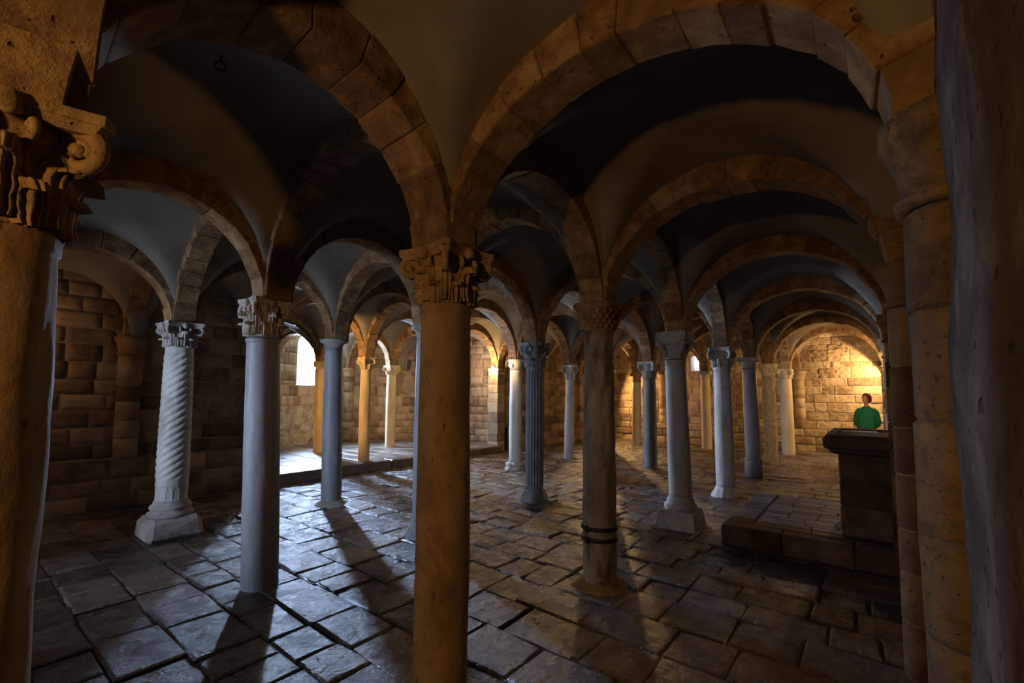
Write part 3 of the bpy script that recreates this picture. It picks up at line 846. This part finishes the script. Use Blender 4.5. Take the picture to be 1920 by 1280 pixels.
    rough = {'C1':.010,'J':.012,'C0':.005,'L0':.006,'G':.004,'C5':.006}.get(key,.002)
    def off(z): 
        k=max(0,(z-zb)/(hj-zb)); return (lx*k,ly*k)
    sm=MB()
    f0=fr
    def frr(th,z,ra):
        v=f0(th,z,ra) if f0 else ra
        v+=rough*noise.noise(Vector((cos(th)*2,sin(th)*2,z*2.5+seed)))*1.6+rough*.6*noise.noise(Vector((cos(th)*6,sin(th)*6,z*7+seed)))
        for j in joints:
            if abs(z-j)<.004: v-=.004
        return v
    if joints:
        extra=[]
        for j in joints:
            for dz in (-.009,-.004,0,.004,.009): extra.append(j+dz)
        pz=sorted(prof+[(r0+(r1-r0)*((e-zb)/(hj-zb))+.006*sin(pi*(e-zb)/(hj-zb)),e) for e in extra],key=lambda p:p[1]); prof=pz
    sm.lathe(prof,n,fr=frr,off=off,smooth=(flute is None or flute=='spiral'))
    sh=sm.build('shaft',ms,root)
    if has_base: bm.build('base',mc if base in('plinth','moulded','rubble','broken','slabfoot') else ms,root)
    make_capital(cap,root,r1,w,hj-.004,z1,mc,(lx,ly),seed)
    return root

G_='columns of the crypt'
make_column('L0','large tan foreground column with deep leaf carving, cut by the left picture edge',.145,.138,2.06,'acanthus',.222,M['tan'],M['tancap'],lean=0)
make_column('C0','tall tan column with carved leaf capital standing in the centre foreground',.143,.137,2.10,'acanthus',.203,M['tan'],M['tancap'])
c1=make_column('C1','dark weathered column with two iron bands round its foot',.138,.124,2.17,'basket',.165,M['weather'],M['tancap'],'rubble')
make_column('C2','pale column on a tapered stone block with a plain hooked cushion capital',.136,.121,2.08,'cushion',.20,M['grey'],M['greycap'],'plinth',lean=-.035)
make_column('C3','whitish column with scroll capital and flared foot beside the altar step',.143,.132,2.09,'scroll',.19,M['white'],M['greycap'],'flare',lean=-.012)
make_column('C4','blue-grey column with ringed drum foot and plain slab capital right of the flared one',.142,.128,2.20,'slab',.20,M['bluegrey'],M['greycap'],'drum',lean=-.04)
make_column('C5','mottled brown granite column between the blue-grey and cream ones',.146,.142,2.13,'leafblock',.20,M['mottled'],M['cream'],lean=-.015)
make_column('C6','smooth cream column nearest the bright far wall on the right',.166,.145,2.14,'scroll',.19,M['cream'],M['cream'],lean=-.015)
make_column('P','smooth blue-grey column with pale flower-like capital, left of the foreground column',.140,.126,2.09,'lily',.165,M['bluegrey'],M['greycap'],lean=-.06)
make_column('V','pale grey column almost hidden behind the tan foreground column',.135,.122,2.26,'ring',.19,M['bluegrey'],M['greycap'],'flare')
make_column('F','dark grey vertically fluted column with leaf capital and bell-shaped foot',.134,.130,2.03,'acanthus',.185,M['flute'],M['flute'],'bell',flute='flute')
make_column('I','dark grey granite column with pale scroll capital at the hall centre',.158,.142,2.04,'scroll',.215,M['darkgrey'],M['greycap'])
make_column('K','thin tan column standing just right under the small slit window',.150,.136,2.17,'slab',.18,M['cream'],M['greycap'],lean=-.018)
make_column('S','white spiral-fluted column on a rough block with moulded foot',.152,.133,2.13,'acanthus',.20,M['white'],M['greycap'],'moulded',flute='spiral')
make_column('Q','grey marble column with thin slab capital in front of the apse kerb',.141,.124,2.29,'ring',.20,M['bluegrey'],M['greycap'],'rubble',lean=-.038,joints=(1.55,))
make_column('G','half white, half tan column with broken round foot and bright lamp at its top',.138,.128,2.16,'ring',.18,M['white'],M['greycap'],'broken')
make_column('H','slim white column with small scroll capital beyond the fluted one',.128,.106,2.04,'scroll',.17,M['white'],M['white'],lean=.03)
make_column('J','rough tan pillar in front of the lamp-lit back wall, right of the iron-banded column',.15,.138,2.09,'slab',.18,M['cream'],M['tancap'],lean=.02)
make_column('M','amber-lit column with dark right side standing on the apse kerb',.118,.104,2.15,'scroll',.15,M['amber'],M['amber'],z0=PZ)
make_column('N','two-toned column, white on its left side, with scroll capital deep in the apse',.132,.128,2.16,'scroll',.185,M['cream'],M['cream'],z0=PZ)
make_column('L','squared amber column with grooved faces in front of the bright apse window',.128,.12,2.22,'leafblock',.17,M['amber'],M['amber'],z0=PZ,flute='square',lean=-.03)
HID=[('X31','plain grey column behind the dark iron-banded column',M['grey'],'slab'),('X51','plain cream column directly behind the block-based column',M['cream'],'slab'),('X22','plain grey column directly behind the tan foreground column',M['grey'],'slab'),
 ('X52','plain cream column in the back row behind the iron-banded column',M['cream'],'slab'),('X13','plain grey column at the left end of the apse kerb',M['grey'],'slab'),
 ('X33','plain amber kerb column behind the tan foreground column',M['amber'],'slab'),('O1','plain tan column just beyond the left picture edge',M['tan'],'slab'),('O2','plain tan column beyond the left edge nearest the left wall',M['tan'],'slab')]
for k,lb,m,cp in HID:
    make_column(k,lb,.14,.128,2.12,cp,.19,m,M['greycap'],z0=PZ if k in('X33',) else 0)

# iron bands of the weathered column
for z in (.495,.405):
    b=MB(); pr=[(.140,z-.016),(.157,z-.014),(.157,z+.014),(.140,z+.016)]
    b.lathe(pr,36,cap=False)
    b.box(-.172,-.14,.02,.05,z-.026,z+.026,0,.5,.004)
    b.build('iron_band',M['iron'],c1)
# ------------------------------------------------------------------ engaged half columns along the walls
def engaged(s,t,label,rad,z0,z1,mats,facing,cap=True,capw=.05,group='half columns along the walls',joints=True,pier=None):
    x,y=W(s,t)
    root=thing('half_column',(x,y,z0),GROT,label,'half column',group)
    mb_=MB(); R=random.Random(int(s*100)+int(t*10))
    z=0; H=z1-z0-(.26 if cap else 0)
    while z<H-.02:
        h=min(R.uniform(.22,.36),H-z)
        if H-z-h<.12: h=H-z
        dr=R.uniform(-.004,.004)
        mb_.lathe([(rad+dr-.012,z+.001),(rad+dr,z+.010),(rad+dr,z+h-.010),(rad+dr-.012,z+h-.001)],28,0,R.random(),fr=lambda th,zz,ra: ra+.006*noise.noise(Vector((cos(th)*3,sin(th)*3,zz*4+s))))
        z+=h
    mb_.lathe([(rad-.008,0),(rad-.008,H)],20,1)
    mb_.build('shaft',mats,root)
    if cap:
        c=MB(); H0=H
        c.lathe([(rad,H0),(rad+.02,H0+.01),(rad+.02,H0+.035),(rad,H0+.045),(rad+.015,H0+.12),(rad+capw*.8,H0+.19),(rad+capw,H0+.20),(rad+capw,H0+.272)],24,fr=lambda th,zz,ra: ra*(1+.05*noise.noise(Vector((cos(th)*3,sin(th)*3,zz*8+s)))))
        c.jitter(.008,11,1); c.build('capital',[mats[0]],root)
    return root
TM=[M['tuff'],M['mortar']]; TPM=[M['tuffpale'],M['mortar']]
e0=engaged(1.76,-.212,'near brown half column rising along the right wall, nearest the camera',.112,0,HS,[M['pittan'],M['roughpl']],0,capw=.05)
b=MB(); b.box(-.17,.16,-.1,.145,-.02,.30,0,.5,.03); b.jitter(.02,7,2); b.build('base',M['roughpl'],e0)
ens=['first half column on the right wall past the altar front','half column on the right wall just behind the altar','blue-lit half column on the right wall beyond the altar']
for k,(i,lb) in enumerate(((2,'half column on the right wall short of the altar'),(3,'half column on the right wall at the altar'),(4,'half column on the right wall just past the altar'),(5,'half column on the right wall halfway to the far end'),(6,'half column on the right wall near the standing person'),(7,'half column on the right wall closest to the far lamp'))):
    s_=SL[i]
    engaged(s_,t_right(s_),lb,.10,0,HS,TM,0,capw=.05)
engaged(1.70,T_LEFT+.02,'dark half column on the left wall ledge, left of the spiral column',.14,LEDGE+.02,HS,TM,0)
engaged(12.56,T_LEFT+.02,'half column on the ledge of the wall beyond the apse',.13,LEDGE+.02,HS,TPM,0)
engaged(14.75,T_LEFT+.02,'last half column before the far corner on the wall beyond the apse',.13,LEDGE+.02,HS,TPM,0)
engaged(S_END-.02,1.66,'half column on the far wall ledge left of the brightest lamp glow',.14,LEDGE,HS,TPM,0)
engaged(S_END-.02,3.75,'half column on the far wall ledge right of the slit window',.13,LEDGE,HS,TPM,0)
engaged(S_END-.02,5.92,'half column on the far wall edged with bright amber light',.13,LEDGE,HS,TPM,0)
engaged(*A3,'pale half column on the apse wall behind the slab-topped column',.15,PZ,HS,TPM,0)
engaged(*A2,'half column on the apse wall left of the bright window',.13,PZ,HS,TPM,0)
engaged(*A4,'half column at the right end of the apse wall',.13,PZ,HS,TPM,0)
engaged(*A1,'half column at the left end of the apse wall',.13,PZ,HS,TPM,0)
# pier at the right jamb of the apse
pr=thing('stone_pier',(*W(10.2,8.62),0),GROT,'squared grey-brown block pier with a lamp, ending the apse kerb','pier')
mbp=MB(); R=random.Random(9); z=-.02
while z<HS-.05:
    h=min(R.uniform(.24,.34),HS-.02-z)
    mbp.box(-.17+R.uniform(-.006,.006),.17,-.17+R.uniform(-.006,.006),.2,z+.003,z+h-.003,0,R.random(),.012); z+=h
mbp.box(-.162,.162,-.162,.19,-.02,HS-.02,1)
mbp.build('shaft',TPM,pr)
mbp=MB(); mbp.box(-.20,.20,-.20,.2,HS-.10,HS+.012,0,.5,.02); mbp.build('impost',M['tuffpale'],pr)

# ------------------------------------------------------------------ altar and its step
s0,s1,tl = 5.42,7.62,1.33
pl=thing('altar_platform',(*W(s0,tl),0),GROT,'low dark brick-paved platform with stone kerb carrying the altar','platform')
Lp=s1-s0; Wp=tl-t_right(6.5)-.02; zt=.20
def kerb(x0,x1,y0,y1,z0,z1,n,ax,seed):
    b=MB(); R=random.Random(seed)
    e=[0]
    for k in range(n): e.append(e[-1]+R.uniform(.7,1.3))
    e=[q/e[-1] for q in e]
    for k in range(n):
        if ax==0: b.box(x0+(x1-x0)*e[k]+.003,x0+(x1-x0)*e[k+1]-.003,y0,y1,z0,z1+R.uniform(-.004,.004),0,R.random(),.014)
        else: b.box(x0,x1,y0+(y1-y0)*e[k]+.003,y0+(y1-y0)*e[k+1]-.003,z0,z1+R.uniform(-.004,.004),0,R.random(),.014)
    b.jitter(.004,8,seed)
    return b
kerb(0,.26,-Wp,-.0,-.03,zt,3,1,1).build('front_kerb',M['altar'],pl)
kerb(.265,Lp,-.26,0,-.03,zt,6,0,2).build('side_kerb',M['altar'],pl)
b=MB(); R=random.Random(4)
x=.27
while x<Lp-.02:
    w_=.145; y=-Wp+R.uniform(-.15,0)
    while y<-.27:
        l_=.29
        ya,yb=max(y,-Wp),min(y+l_,-.265)
        if yb-ya>.04: b.box(x+.003,min(x+w_,Lp)-.003,ya+.003,yb-.003,.06,zt-.006+R.uniform(-.004,.003),0,R.random(),.006)
        y+=l_
    x+=w_
b.box(.266,Lp-.002,-Wp,-.266,-.03,zt-.02,1,.5)
b.build('brick_paving',[M['brick'],M['fjoint']],pl)
# altar
ax0,ay0 = 5.80,.27
al=thing('stone_altar',(*W(ax0,ay0),zt-.004),GROT,'dark stone altar with thick overhanging table slab on the platform at right','altar')
dw=ay0-t_right(6.5)-.02
b=MB(); R=random.Random(6); z=0
for h in (.30,.27,.26):
    x=0
    for l in (.5,.42,.43):
        b.box(x+.003,x+l-.003,-dw,0,z+.003,z+h-.003,0,R.random(),.012); x+=l
    z+=h
b.box(.012,1.338,-dw+.01,-.012,0,.83,0,.3)
b.jitter(.006,6,2); b.build('block',M['altar'],al)
b=MB()
ov=.12; z0_=.82; pts=[(.055,z0_),(.02,z0_+.015),(.0,z0_+.03),(-.02,z0_+.06),(-.055,z0_+.075),(-.06,z0_+.10),(-.06,z0_+.165),(-.045,z0_+.18)]
vs=[]
for o_,z in pts:
    o_=-o_+.06
    vs+=[(-o_,-dw,z),(1.35+.0+o_*1.2,-dw,z),(1.35+o_*1.2,o_,z),(-o_,o_,z)]
fs=[(0,3,2,1)]
for i in range(len(pts)-1):
    for k in range(4): fs.append((i*4+k,i*4+(k+1)%4,(i+1)*4+(k+1)%4,(i+1)*4+k))
nn=(len(pts)-1)*4; fs.append((nn,nn+1,nn+2,nn+3))
b.add(vs,fs,0,.4)
b.build('table_slab',M['altar'],al)
b=MB(); zt2=z0_+.178
b.box(-.05,1.40,.02,.10,zt2-.01,zt2+.022,0,.3,.008); b.box(-.05,.06,-dw,.02,zt2-.01,zt2+.022,0,.3,.008); b.box(1.28,1.40,-dw,.02,zt2-.01,zt2+.022,0,.3,.008)
b.jitter(.004,9,1); b.build('raised_rim',M['altar'],al)
sh=thing('paper_sheet',(*W(6.88,.10),zt-.004+zt2+.001),GROT+.1,'pale flat sheet lying on the altar table','sheet')
b=MB()
b.box(-.12,.12,-.17,.17,0,.006,0,.5,.002); b.build('page',M['paper'],sh)

# ------------------------------------------------------------------ lamps
def lamp(s,t,z,aim,label,vis=True):
    x,y=W(s,t); d=Vector(aim).normalized()
    root=thing('spotlight',(x,y,z),0,label,'lamp','wall spotlights')
    q=d.to_track_quat('Z','Y').to_matrix().to_4x4()
    def tf(mb): mb.v=[tuple((q@Vector(p))[:]) for p in mb.v]; return mb
    b=MB(); b.lathe([(.02,-.10),(.034,-.09),(.036,-.02),(.046,.0),(.046,.013),(.043,.013)],16); tf(b).build('housing',M['black'],root)
    b=MB(); b.lathe([(.044,.012),(.034,.022),(.005,.027)],16); tf(b).build('lens',M['lens'],root)
    b=MB(); b.tube([(0,0,-.05),(0,0,.06)],.007,6); b.build('bracket',M['black'],root)
    return root
def W3v(s,t,z): return Vector(W3(s,t,z))
def spot(name,s,t,z,target,power,col,angle=120,blend=.5,rad=.03):
    l=bpy.data.lights.new(name,'SPOT'); l.energy=power; l.color=col; l.spot_size=radians(angle); l.spot_blend=blend; l.shadow_soft_size=rad
    o=bpy.data.objects.new(name,l); C.objects.link(o); o.location=W3(s,t,z)
    d=Vector(target)-Vector(o.location); o.rotation_euler=d.to_track_quat('-Z','Y').to_euler(); return o
def point(name,s,t,z,power,col,rad=.04):
    l=bpy.data.lights.new(name,'POINT'); l.energy=power; l.color=col; l.shadow_soft_size=rad
    o=bpy.data.objects.new(name,l); C.objects.link(o); o.location=W3(s,t,z); return o
def area(name,loc,d,sx,sy,power,col,spread=180):
    l=bpy.data.lights.new(name,'AREA'); l.shape='RECTANGLE'; l.size=sx; l.size_y=sy; l.energy=power; l.color=col
    o=bpy.data.objects.new(name,l); C.objects.link(o); o.location=loc; o.rotation_euler=Vector(d).to_track_quat('-Z','Z').to_euler(); l.spread=radians(spread); return o
WARM=(1,.57,.21); WARM2=(1,.63,.29); COOL=(.58,.72,1)
# daylight through the openings
p,n_=pw1
area('apse_daylight',(p[0]+n_[0]*.70,p[1]+n_[1]*.70,2.68),(-n_[0],-n_[1],-.10),.75,1.5,2700,(.48,.66,1))
area('slit_daylight',W3(S_END+.55,4.76,2.82),(-E1[0],-E1[1],-.1),.3,.6,30,(.6,.72,1))
area('door_daylight',W3(S_BACK-.3,5.1,1.65),(E1[0],E1[1],-.02),1.0,1.5,32,COOL,64)
# lamps of the crypt, and one added fill
lamp(9.99,8.60,2.42,tuple(Vector(W3(5.0,5.0,2.0))-Vector(W3(9.99,8.6,2.42))),'glaring spotlight on the pier beside the apse, left of two')
point('pier_lamp',9.72,8.50,2.38,85,WARM2)
lamp(7.72,6.13,2.26,tuple(Vector(W3(2,5.4,1.6))-Vector(W3(7.8,6.3,2.3))),'glaring spotlight at the top of the half white column')
point('column_lamp',7.50,6.08,2.25,11,WARM2)
spot('kerb_lamp',3.52,8.10,2.30,W3(6.6,9.5,1.9),320,WARM,86,.5)
spot('right_wall_lamp',15.72,t_right(15.5)+.17,2.42,W3(16.4,1.4,1.4),200,WARM2,150,.15)
point('aisle_end_lamp',14.0,-.21,2.35,105,WARM2)
spot('far_corner_lamp',15.35,7.9,2.35,W3(15.2,5.0,1.2),430,WARM,140,.4)
point('left_wall_lamp',.15,8.1,2.25,13,WARM)
spot('aisle_fill',9.6,-.10,2.3,W3(14.5,.9,.6),150,WARM2,84,.6)  # added fill with no fixture, brightens the person's front and the aisle floor
spot('entrance_lamp',-1.55,.75,2.05,W3(2.2,1.0,2.5),88,(1,.56,.2),110,.6,.06)

# small fixtures on the vaults
def vault_ring(s,t,z,label):
    x,y=W(s,t); r_=thing('iron_ring',(x,y,z),0.4,label,'ring','iron rings under the vaults')
    b=MB(); b.tube([(  .028*cos(k/16*2*pi),0,-.065+.028*sin(k/16*2*pi)) for k in range(16)],.006,6,closed=True); b.build('ring',M['iron'],r_)
    b=MB(); b.tube([(0,0,.06),(0,0,-.038)],.008,6); b.build('hook',M['iron'],r_)
bpy.context.view_layer.update()
def cell(i,k): return ((SL[i]+SL[i+1])/2,(TL[k]+TL[k+1])/2) if k>=0 else ((SL[i]+SL[i+1])/2,(TL[0]+t_right(SL[i]))/2)
dg=bpy.context.evaluated_depsgraph_get()
def ceil_z(s,t):
    hit,loc,*_=bpy.context.scene.ray_cast(dg,Vector(W3(s,t,2.6)),Vector((0,0,1)))
    return loc.z if hit else 3.5
for (i,k,lb) in ((0,0,'iron ring with wedge hanging from the dark vault at upper left'),(2,-1,'iron ring under the aisle vault above the altar'),(3,-1,'iron ring under the aisle vault past the altar')):
    s_,t_=cell(i,k); vault_ring(s_,t_,ceil_z(s_,t_),lb)
s_,t_=cell(3,1)
sn=thing('sensor',(*W(s_,t_),ceil_z(s_,t_)),0,'tiny red indicator light on the vault above the fluted column','sensor')
b=MB(); b.lathe([(.04,.02),(.04,-.02),(.03,-.035)],16); b.build('housing',M['black'],sn)
b=MB(); b.lathe([(.001,-.052),(.012,-.046),(.014,-.034)],10); b.build('indicator',M['led'],sn)

# ------------------------------------------------------------------ the person by the far wall
def skin_obj(name,joints,edges,m,parent,sub=2):
    me=bpy.data.meshes.new(name); me.from_pydata([j[:3] for j in joints],edges,[]); me.materials.append(m)
    o=bpy.data.objects.new(name,me); C.objects.link(o)
    if parent: o.parent=parent
    md=o.modifiers.new('skin','SKIN'); md.use_smooth_shade=True
    me.skin_vertices.new() if not me.skin_vertices else None
    for k,j in enumerate(joints):
        r=j[3]; me.skin_vertices[0].data[k].radius=(r,r) if not isinstance(r,tuple) else r
        me.skin_vertices[0].data[k].use_root=(k==0)
    sb=o.modifiers.new('sub','SUBSURF'); sb.levels=sub; sb.render_levels=sub
    return o
px,py=W(13.0,.045)
per=bpy.data.objects.new('person',None); C.objects.link(per); per.location=(px,py,0)
# local: +y away from the camera is turned below; person faces local -y, then rotated
per.scale=(.82,.9,1.0)
per.rotation_euler=(0,0,atan2(px,-py)*0+radians(-38))
tag(per,'person in a green sweater and dark trousers, hands behind the back, looking up left','person')
H=1.0
body=[(0,.01,.93,(.15,.115)),(0,.0,1.08,(.165,.125)),(0,-.005,1.22,(.14,.10)),(0,.0,1.31,(.11,.075)),(0,.01,1.40,(.058,.055)),(0,.0,1.46,.052),(0,-.012,1.50,.055),
 (.10,.01,.88,.10),(.11,.0,.50,.062),(.115,.015,.09,.042),(.12,-.09,.045,(.042,.035)),
 (-.10,.01,.88,.10),(-.11,.0,.50,.062),(-.115,.015,.09,.042),(-.12,-.09,.045,(.042,.035)),
 (.15,.015,1.30,.045),(.225,.06,1.10,.045),(.12,.165,.93,.036),(.05,.19,.89,.03),
 (-.15,.015,1.30,.045),(-.225,.06,1.10,.045),(-.12,.165,.95,.036),(-.05,.20,.91,.03)]
be=[(0,1),(1,2),(2,3),(3,4),(4,5),(5,6),(0,7),(7,8),(8,9),(9,10),(0,11),(11,12),(12,13),(13,14),(3,15),(15,16),(16,17),(17,18),(3,19),(19,20),(20,21),(21,22)]
skin_obj('body',body,be,M['skin'],per)
swb=MB(); LV=[(.925,.178,.135),(.935,.196,.150),(1.0,.205,.158),(1.10,.208,.160),(1.20,.205,.152),(1.28,.198,.138),(1.33,.176,.120),(1.37,.130,.100),(1.40,.092,.083),(1.415,.076,.074),(1.40,.070,.068)]
def swp(u,v):
    k=v*(len(LV)-1); i0=min(len(LV)-2,int(k)); f=k-i0
    z,a,b=[LV[i0][q]*(1-f)+LV[i0+1][q]*f for q in range(3)]
    th=2*pi*u; c,s_=cos(th),sin(th)
    e=.85
    x=a*math.copysign(abs(c)**e,c); y=b*math.copysign(abs(s_)**e,s_)
    fold=.006*noise.noise(Vector((x*12,y*12,z*9)))
    return (x*(1+fold*4),y*(1+fold*4)+.005,z)
swb.grid(swp,48,40,0)
for sx in (1,-1):
    swb.tube([(sx*.075,.0,1.335),(sx*.150,.005,1.300),(sx*.185,.012,1.265),(sx*.205,.025,1.21),(sx*.232,.055,1.10),(sx*.228,.10,1.02),(sx*.175,.155,.965),(sx*.115,.185,.935)],[.060,.083,.083,.078,.074,.070,.058,.044],16,0)
swb.build('sweater',M['green'],per)
tr=[(0,.01,.95,(.185,.15)),(.10,.01,.84,.118),(.11,.0,.50,.085),(.115,.015,.11,.07),(-.10,.01,.84,.118),(-.11,.0,.50,.085),(-.115,.015,.11,.07)]
skin_obj('trousers',tr,[(0,1),(1,2),(2,3),(0,4),(4,5),(5,6)],M['dark'],per)
for sx in (1,-1):
    b=MB(); 
    prof=[]
    b.grid(lambda u,v: (sx*.118+.045*cos(2*pi*u)*(1-.25*abs(v-.4)),-.05+.0+(.125*(1-2*v)),.012+.04*(1+sin(2*pi*u))*(.6+.4*(1-v)) if True else 0),14,8,0)
    b.box(sx*.118-.043,sx*.118+.043,-.175,.075,0,.05,0,.5,.018)
    b.build('shoe',M['shoe'],per)
# hands clasped at the back
for sx in (1,-1):
    hb=MB(); cz=.885 if sx>0 else .905
    hd=bpy.data.objects.new('hand_tmp',None)
    wx=Vector((sx*.06,.19,cz)); dx=Vector((-sx*1,.10,-.25)).normalized(); upv=Vector((0,0,1)); 
    side=dx.cross(Vector((0,1,0))).normalized()
    J=[(*wx,.028),(*(wx+dx*.045),(.036,.018)),(*(wx+dx*.085),(.038,.016))]
    ed=[(0,1),(1,2)]
    for f_,(offs,ln) in enumerate(((-.030,.060),(-.010,.070),(.010,.066),(.028,.052))):
        base=wx+dx*.085+side*offs; k=len(J)
        J.append((*(base+dx*ln*.45+Vector((0,.006,0))),.0095)); J.append((*(base+dx*ln*.8+Vector((0,-.006,0))),.0085)); J.append((*(base+dx*ln+Vector((0,-.022,0))),.0075))
        ed+= [(2,k),(k,k+1),(k+1,k+2)]
    k=len(J); tb=wx+dx*.03-side*.03
    J.append((*(tb+dx*.02-side*.015),.011)); J.append((*(tb+dx*.05-side*.022),.0095)); ed+=[(1,k),(k,k+1)]
    skin_obj('hand',J,ed,M['skin'],per,1)
    bpy.data.objects.remove(hd)
# head turned towards the picture's left and tilted up a little
hd=MB()
HR=Matrix.Rotation(radians(-48),4,'Z')@Matrix.Rotation(radians(-10),4,'X')
HCn=Vector((0,-.012,1.575))
def headpt(u,v):
    th=2*pi*u; ph=pi*v
    x=sin(ph)*sin(th); y=-sin(ph)*cos(th); z=cos(ph)
    sx,sy,sz=.074,.092,.112
    X,Y,Z=x*sx,y*sy,z*sz
    if z<0: X*=1-.30*(-z)**1.5; Y=Y*(1-.12*(-z)) - (.010*(-z) if y<0 else -.0)
    if y<-.2:                                   # face
        f=(-y-.2)/.8
        def g(cx,cz,sx_,sz_): return math.exp(-((X-cx)/sx_)**2-((Z-cz)/sz_)**2)
        Y-=.024*g(0,-.018,.012,.016)*f+.012*g(0,.006,.009,.022)*f   # nose
        Y+=.009*(g(.030,.012,.015,.011)+g(-.030,.012,.015,.011))*f  # eye sockets
        Y-=.005*(g(.03,.032,.02,.007)+g(-.03,.032,.02,.007))*f      # brows
        Y-=.006*g(0,-.055,.022,.010)*f; Y-=.008*g(0,-.092,.022,.016)*f # lips, chin
        Y-=.005*(g(.042,-.02,.02,.02)+g(-.042,-.02,.02,.02))*f
    p=HR@Vector((X,Y,Z))+HCn
    return tuple(p)
hd.grid(headpt,48,36,0)
ho=hd.build('head',M['skin'],per)
def onhead(x,y,z): return HR@Vector((x,y,z))+HCn
for sx in (1,-1):
    e=MB(); c=onhead(sx*.030,-.076,.012)
    e.grid(lambda u,v: tuple(c+Vector((.0115*sin(pi*v)*cos(2*pi*u),.0115*sin(pi*v)*sin(2*pi*u),.0115*cos(pi*v)))),12,8,0); e.build('eye',M['eyewhite'],ho)
    e2=MB(); c2=onhead(sx*.030,-.0865,.013); e2.grid(lambda u,v: tuple(c2+Vector((.005*sin(pi*v)*cos(2*pi*u),.005*sin(pi*v)*sin(2*pi*u),.005*cos(pi*v)))),8,6,0); e2.build('iris',M['hair'],ho)
    e=MB()
    def ear(u,v): 
        q=onhead(sx*(.074+.010*sin(pi*v)),.012+.018*sin(pi*v)*cos(2*pi*u),-.005+.030*cos(pi*v)); return tuple(q+HR.to_3x3()@Vector((sx*.008*sin(2*pi*u)*sin(pi*v),0,0)))
    e.grid(ear,12,8,0); e.build('ear',M['skin'],ho)
e=MB(); e.tube([tuple(onhead(x,-.0885+.35*x*x/.02*.02,-.054+.002*cos(x*150))) for x in (-.022,-.012,0,.012,.022)],[.002,.005,.0055,.005,.002],8); e.build('mouth',M['lip'],ho)
hr=MB()
def hairpt(u,v):
    th=2*pi*u; ph=pi*(.02+.62*v)
    front=max(0,cos(th))
    ph=pi*v*(.70-.44*front**1.1)
    x=sin(ph)*sin(th); y=-sin(ph)*cos(th); z=cos(ph)
    k=1+.06*noise.noise(Vector((x*5,y*5,z*5)))+.03*noise.noise(Vector((x*14,y*14,z*14)))
    edge=1 if v<.93 else .93
    return tuple(HR@Vector((x*.104*k*edge,y*.122*k*edge+.012,z*.140*k*edge+.006))+HCn)
hr.grid(hairpt,56,26,0)
hr.build('hair',M['hair'],ho)

# ------------------------------------------------------------------ camera, world, view
cam=bpy.data.cameras.new('camera'); co=bpy.data.objects.new('camera',cam); C.objects.link(co)
cam.sensor_width=36; cam.lens=845/1920*36; cam.shift_y=44/1920; cam.clip_start=.02
co.matrix_world=Matrix.Translation((0,0,HC))@Matrix.Rotation(radians(90+3.9),4,'X')@Matrix.Rotation(radians(.385),4,'Z')
sc=bpy.context.scene; sc.camera=co
w=bpy.data.worlds.new('sky'); sc.world=w; w.use_nodes=True
bg=w.node_tree.nodes['Background']; bg.inputs[0].default_value=(.72,.82,1,1); bg.inputs[1].default_value=3.0
sc.view_settings.view_transform='Standard'; sc.view_settings.look='None'; sc.view_settings.gamma=1; sc.view_settings.exposure=.25
sc.view_settings.use_curve_mapping=False
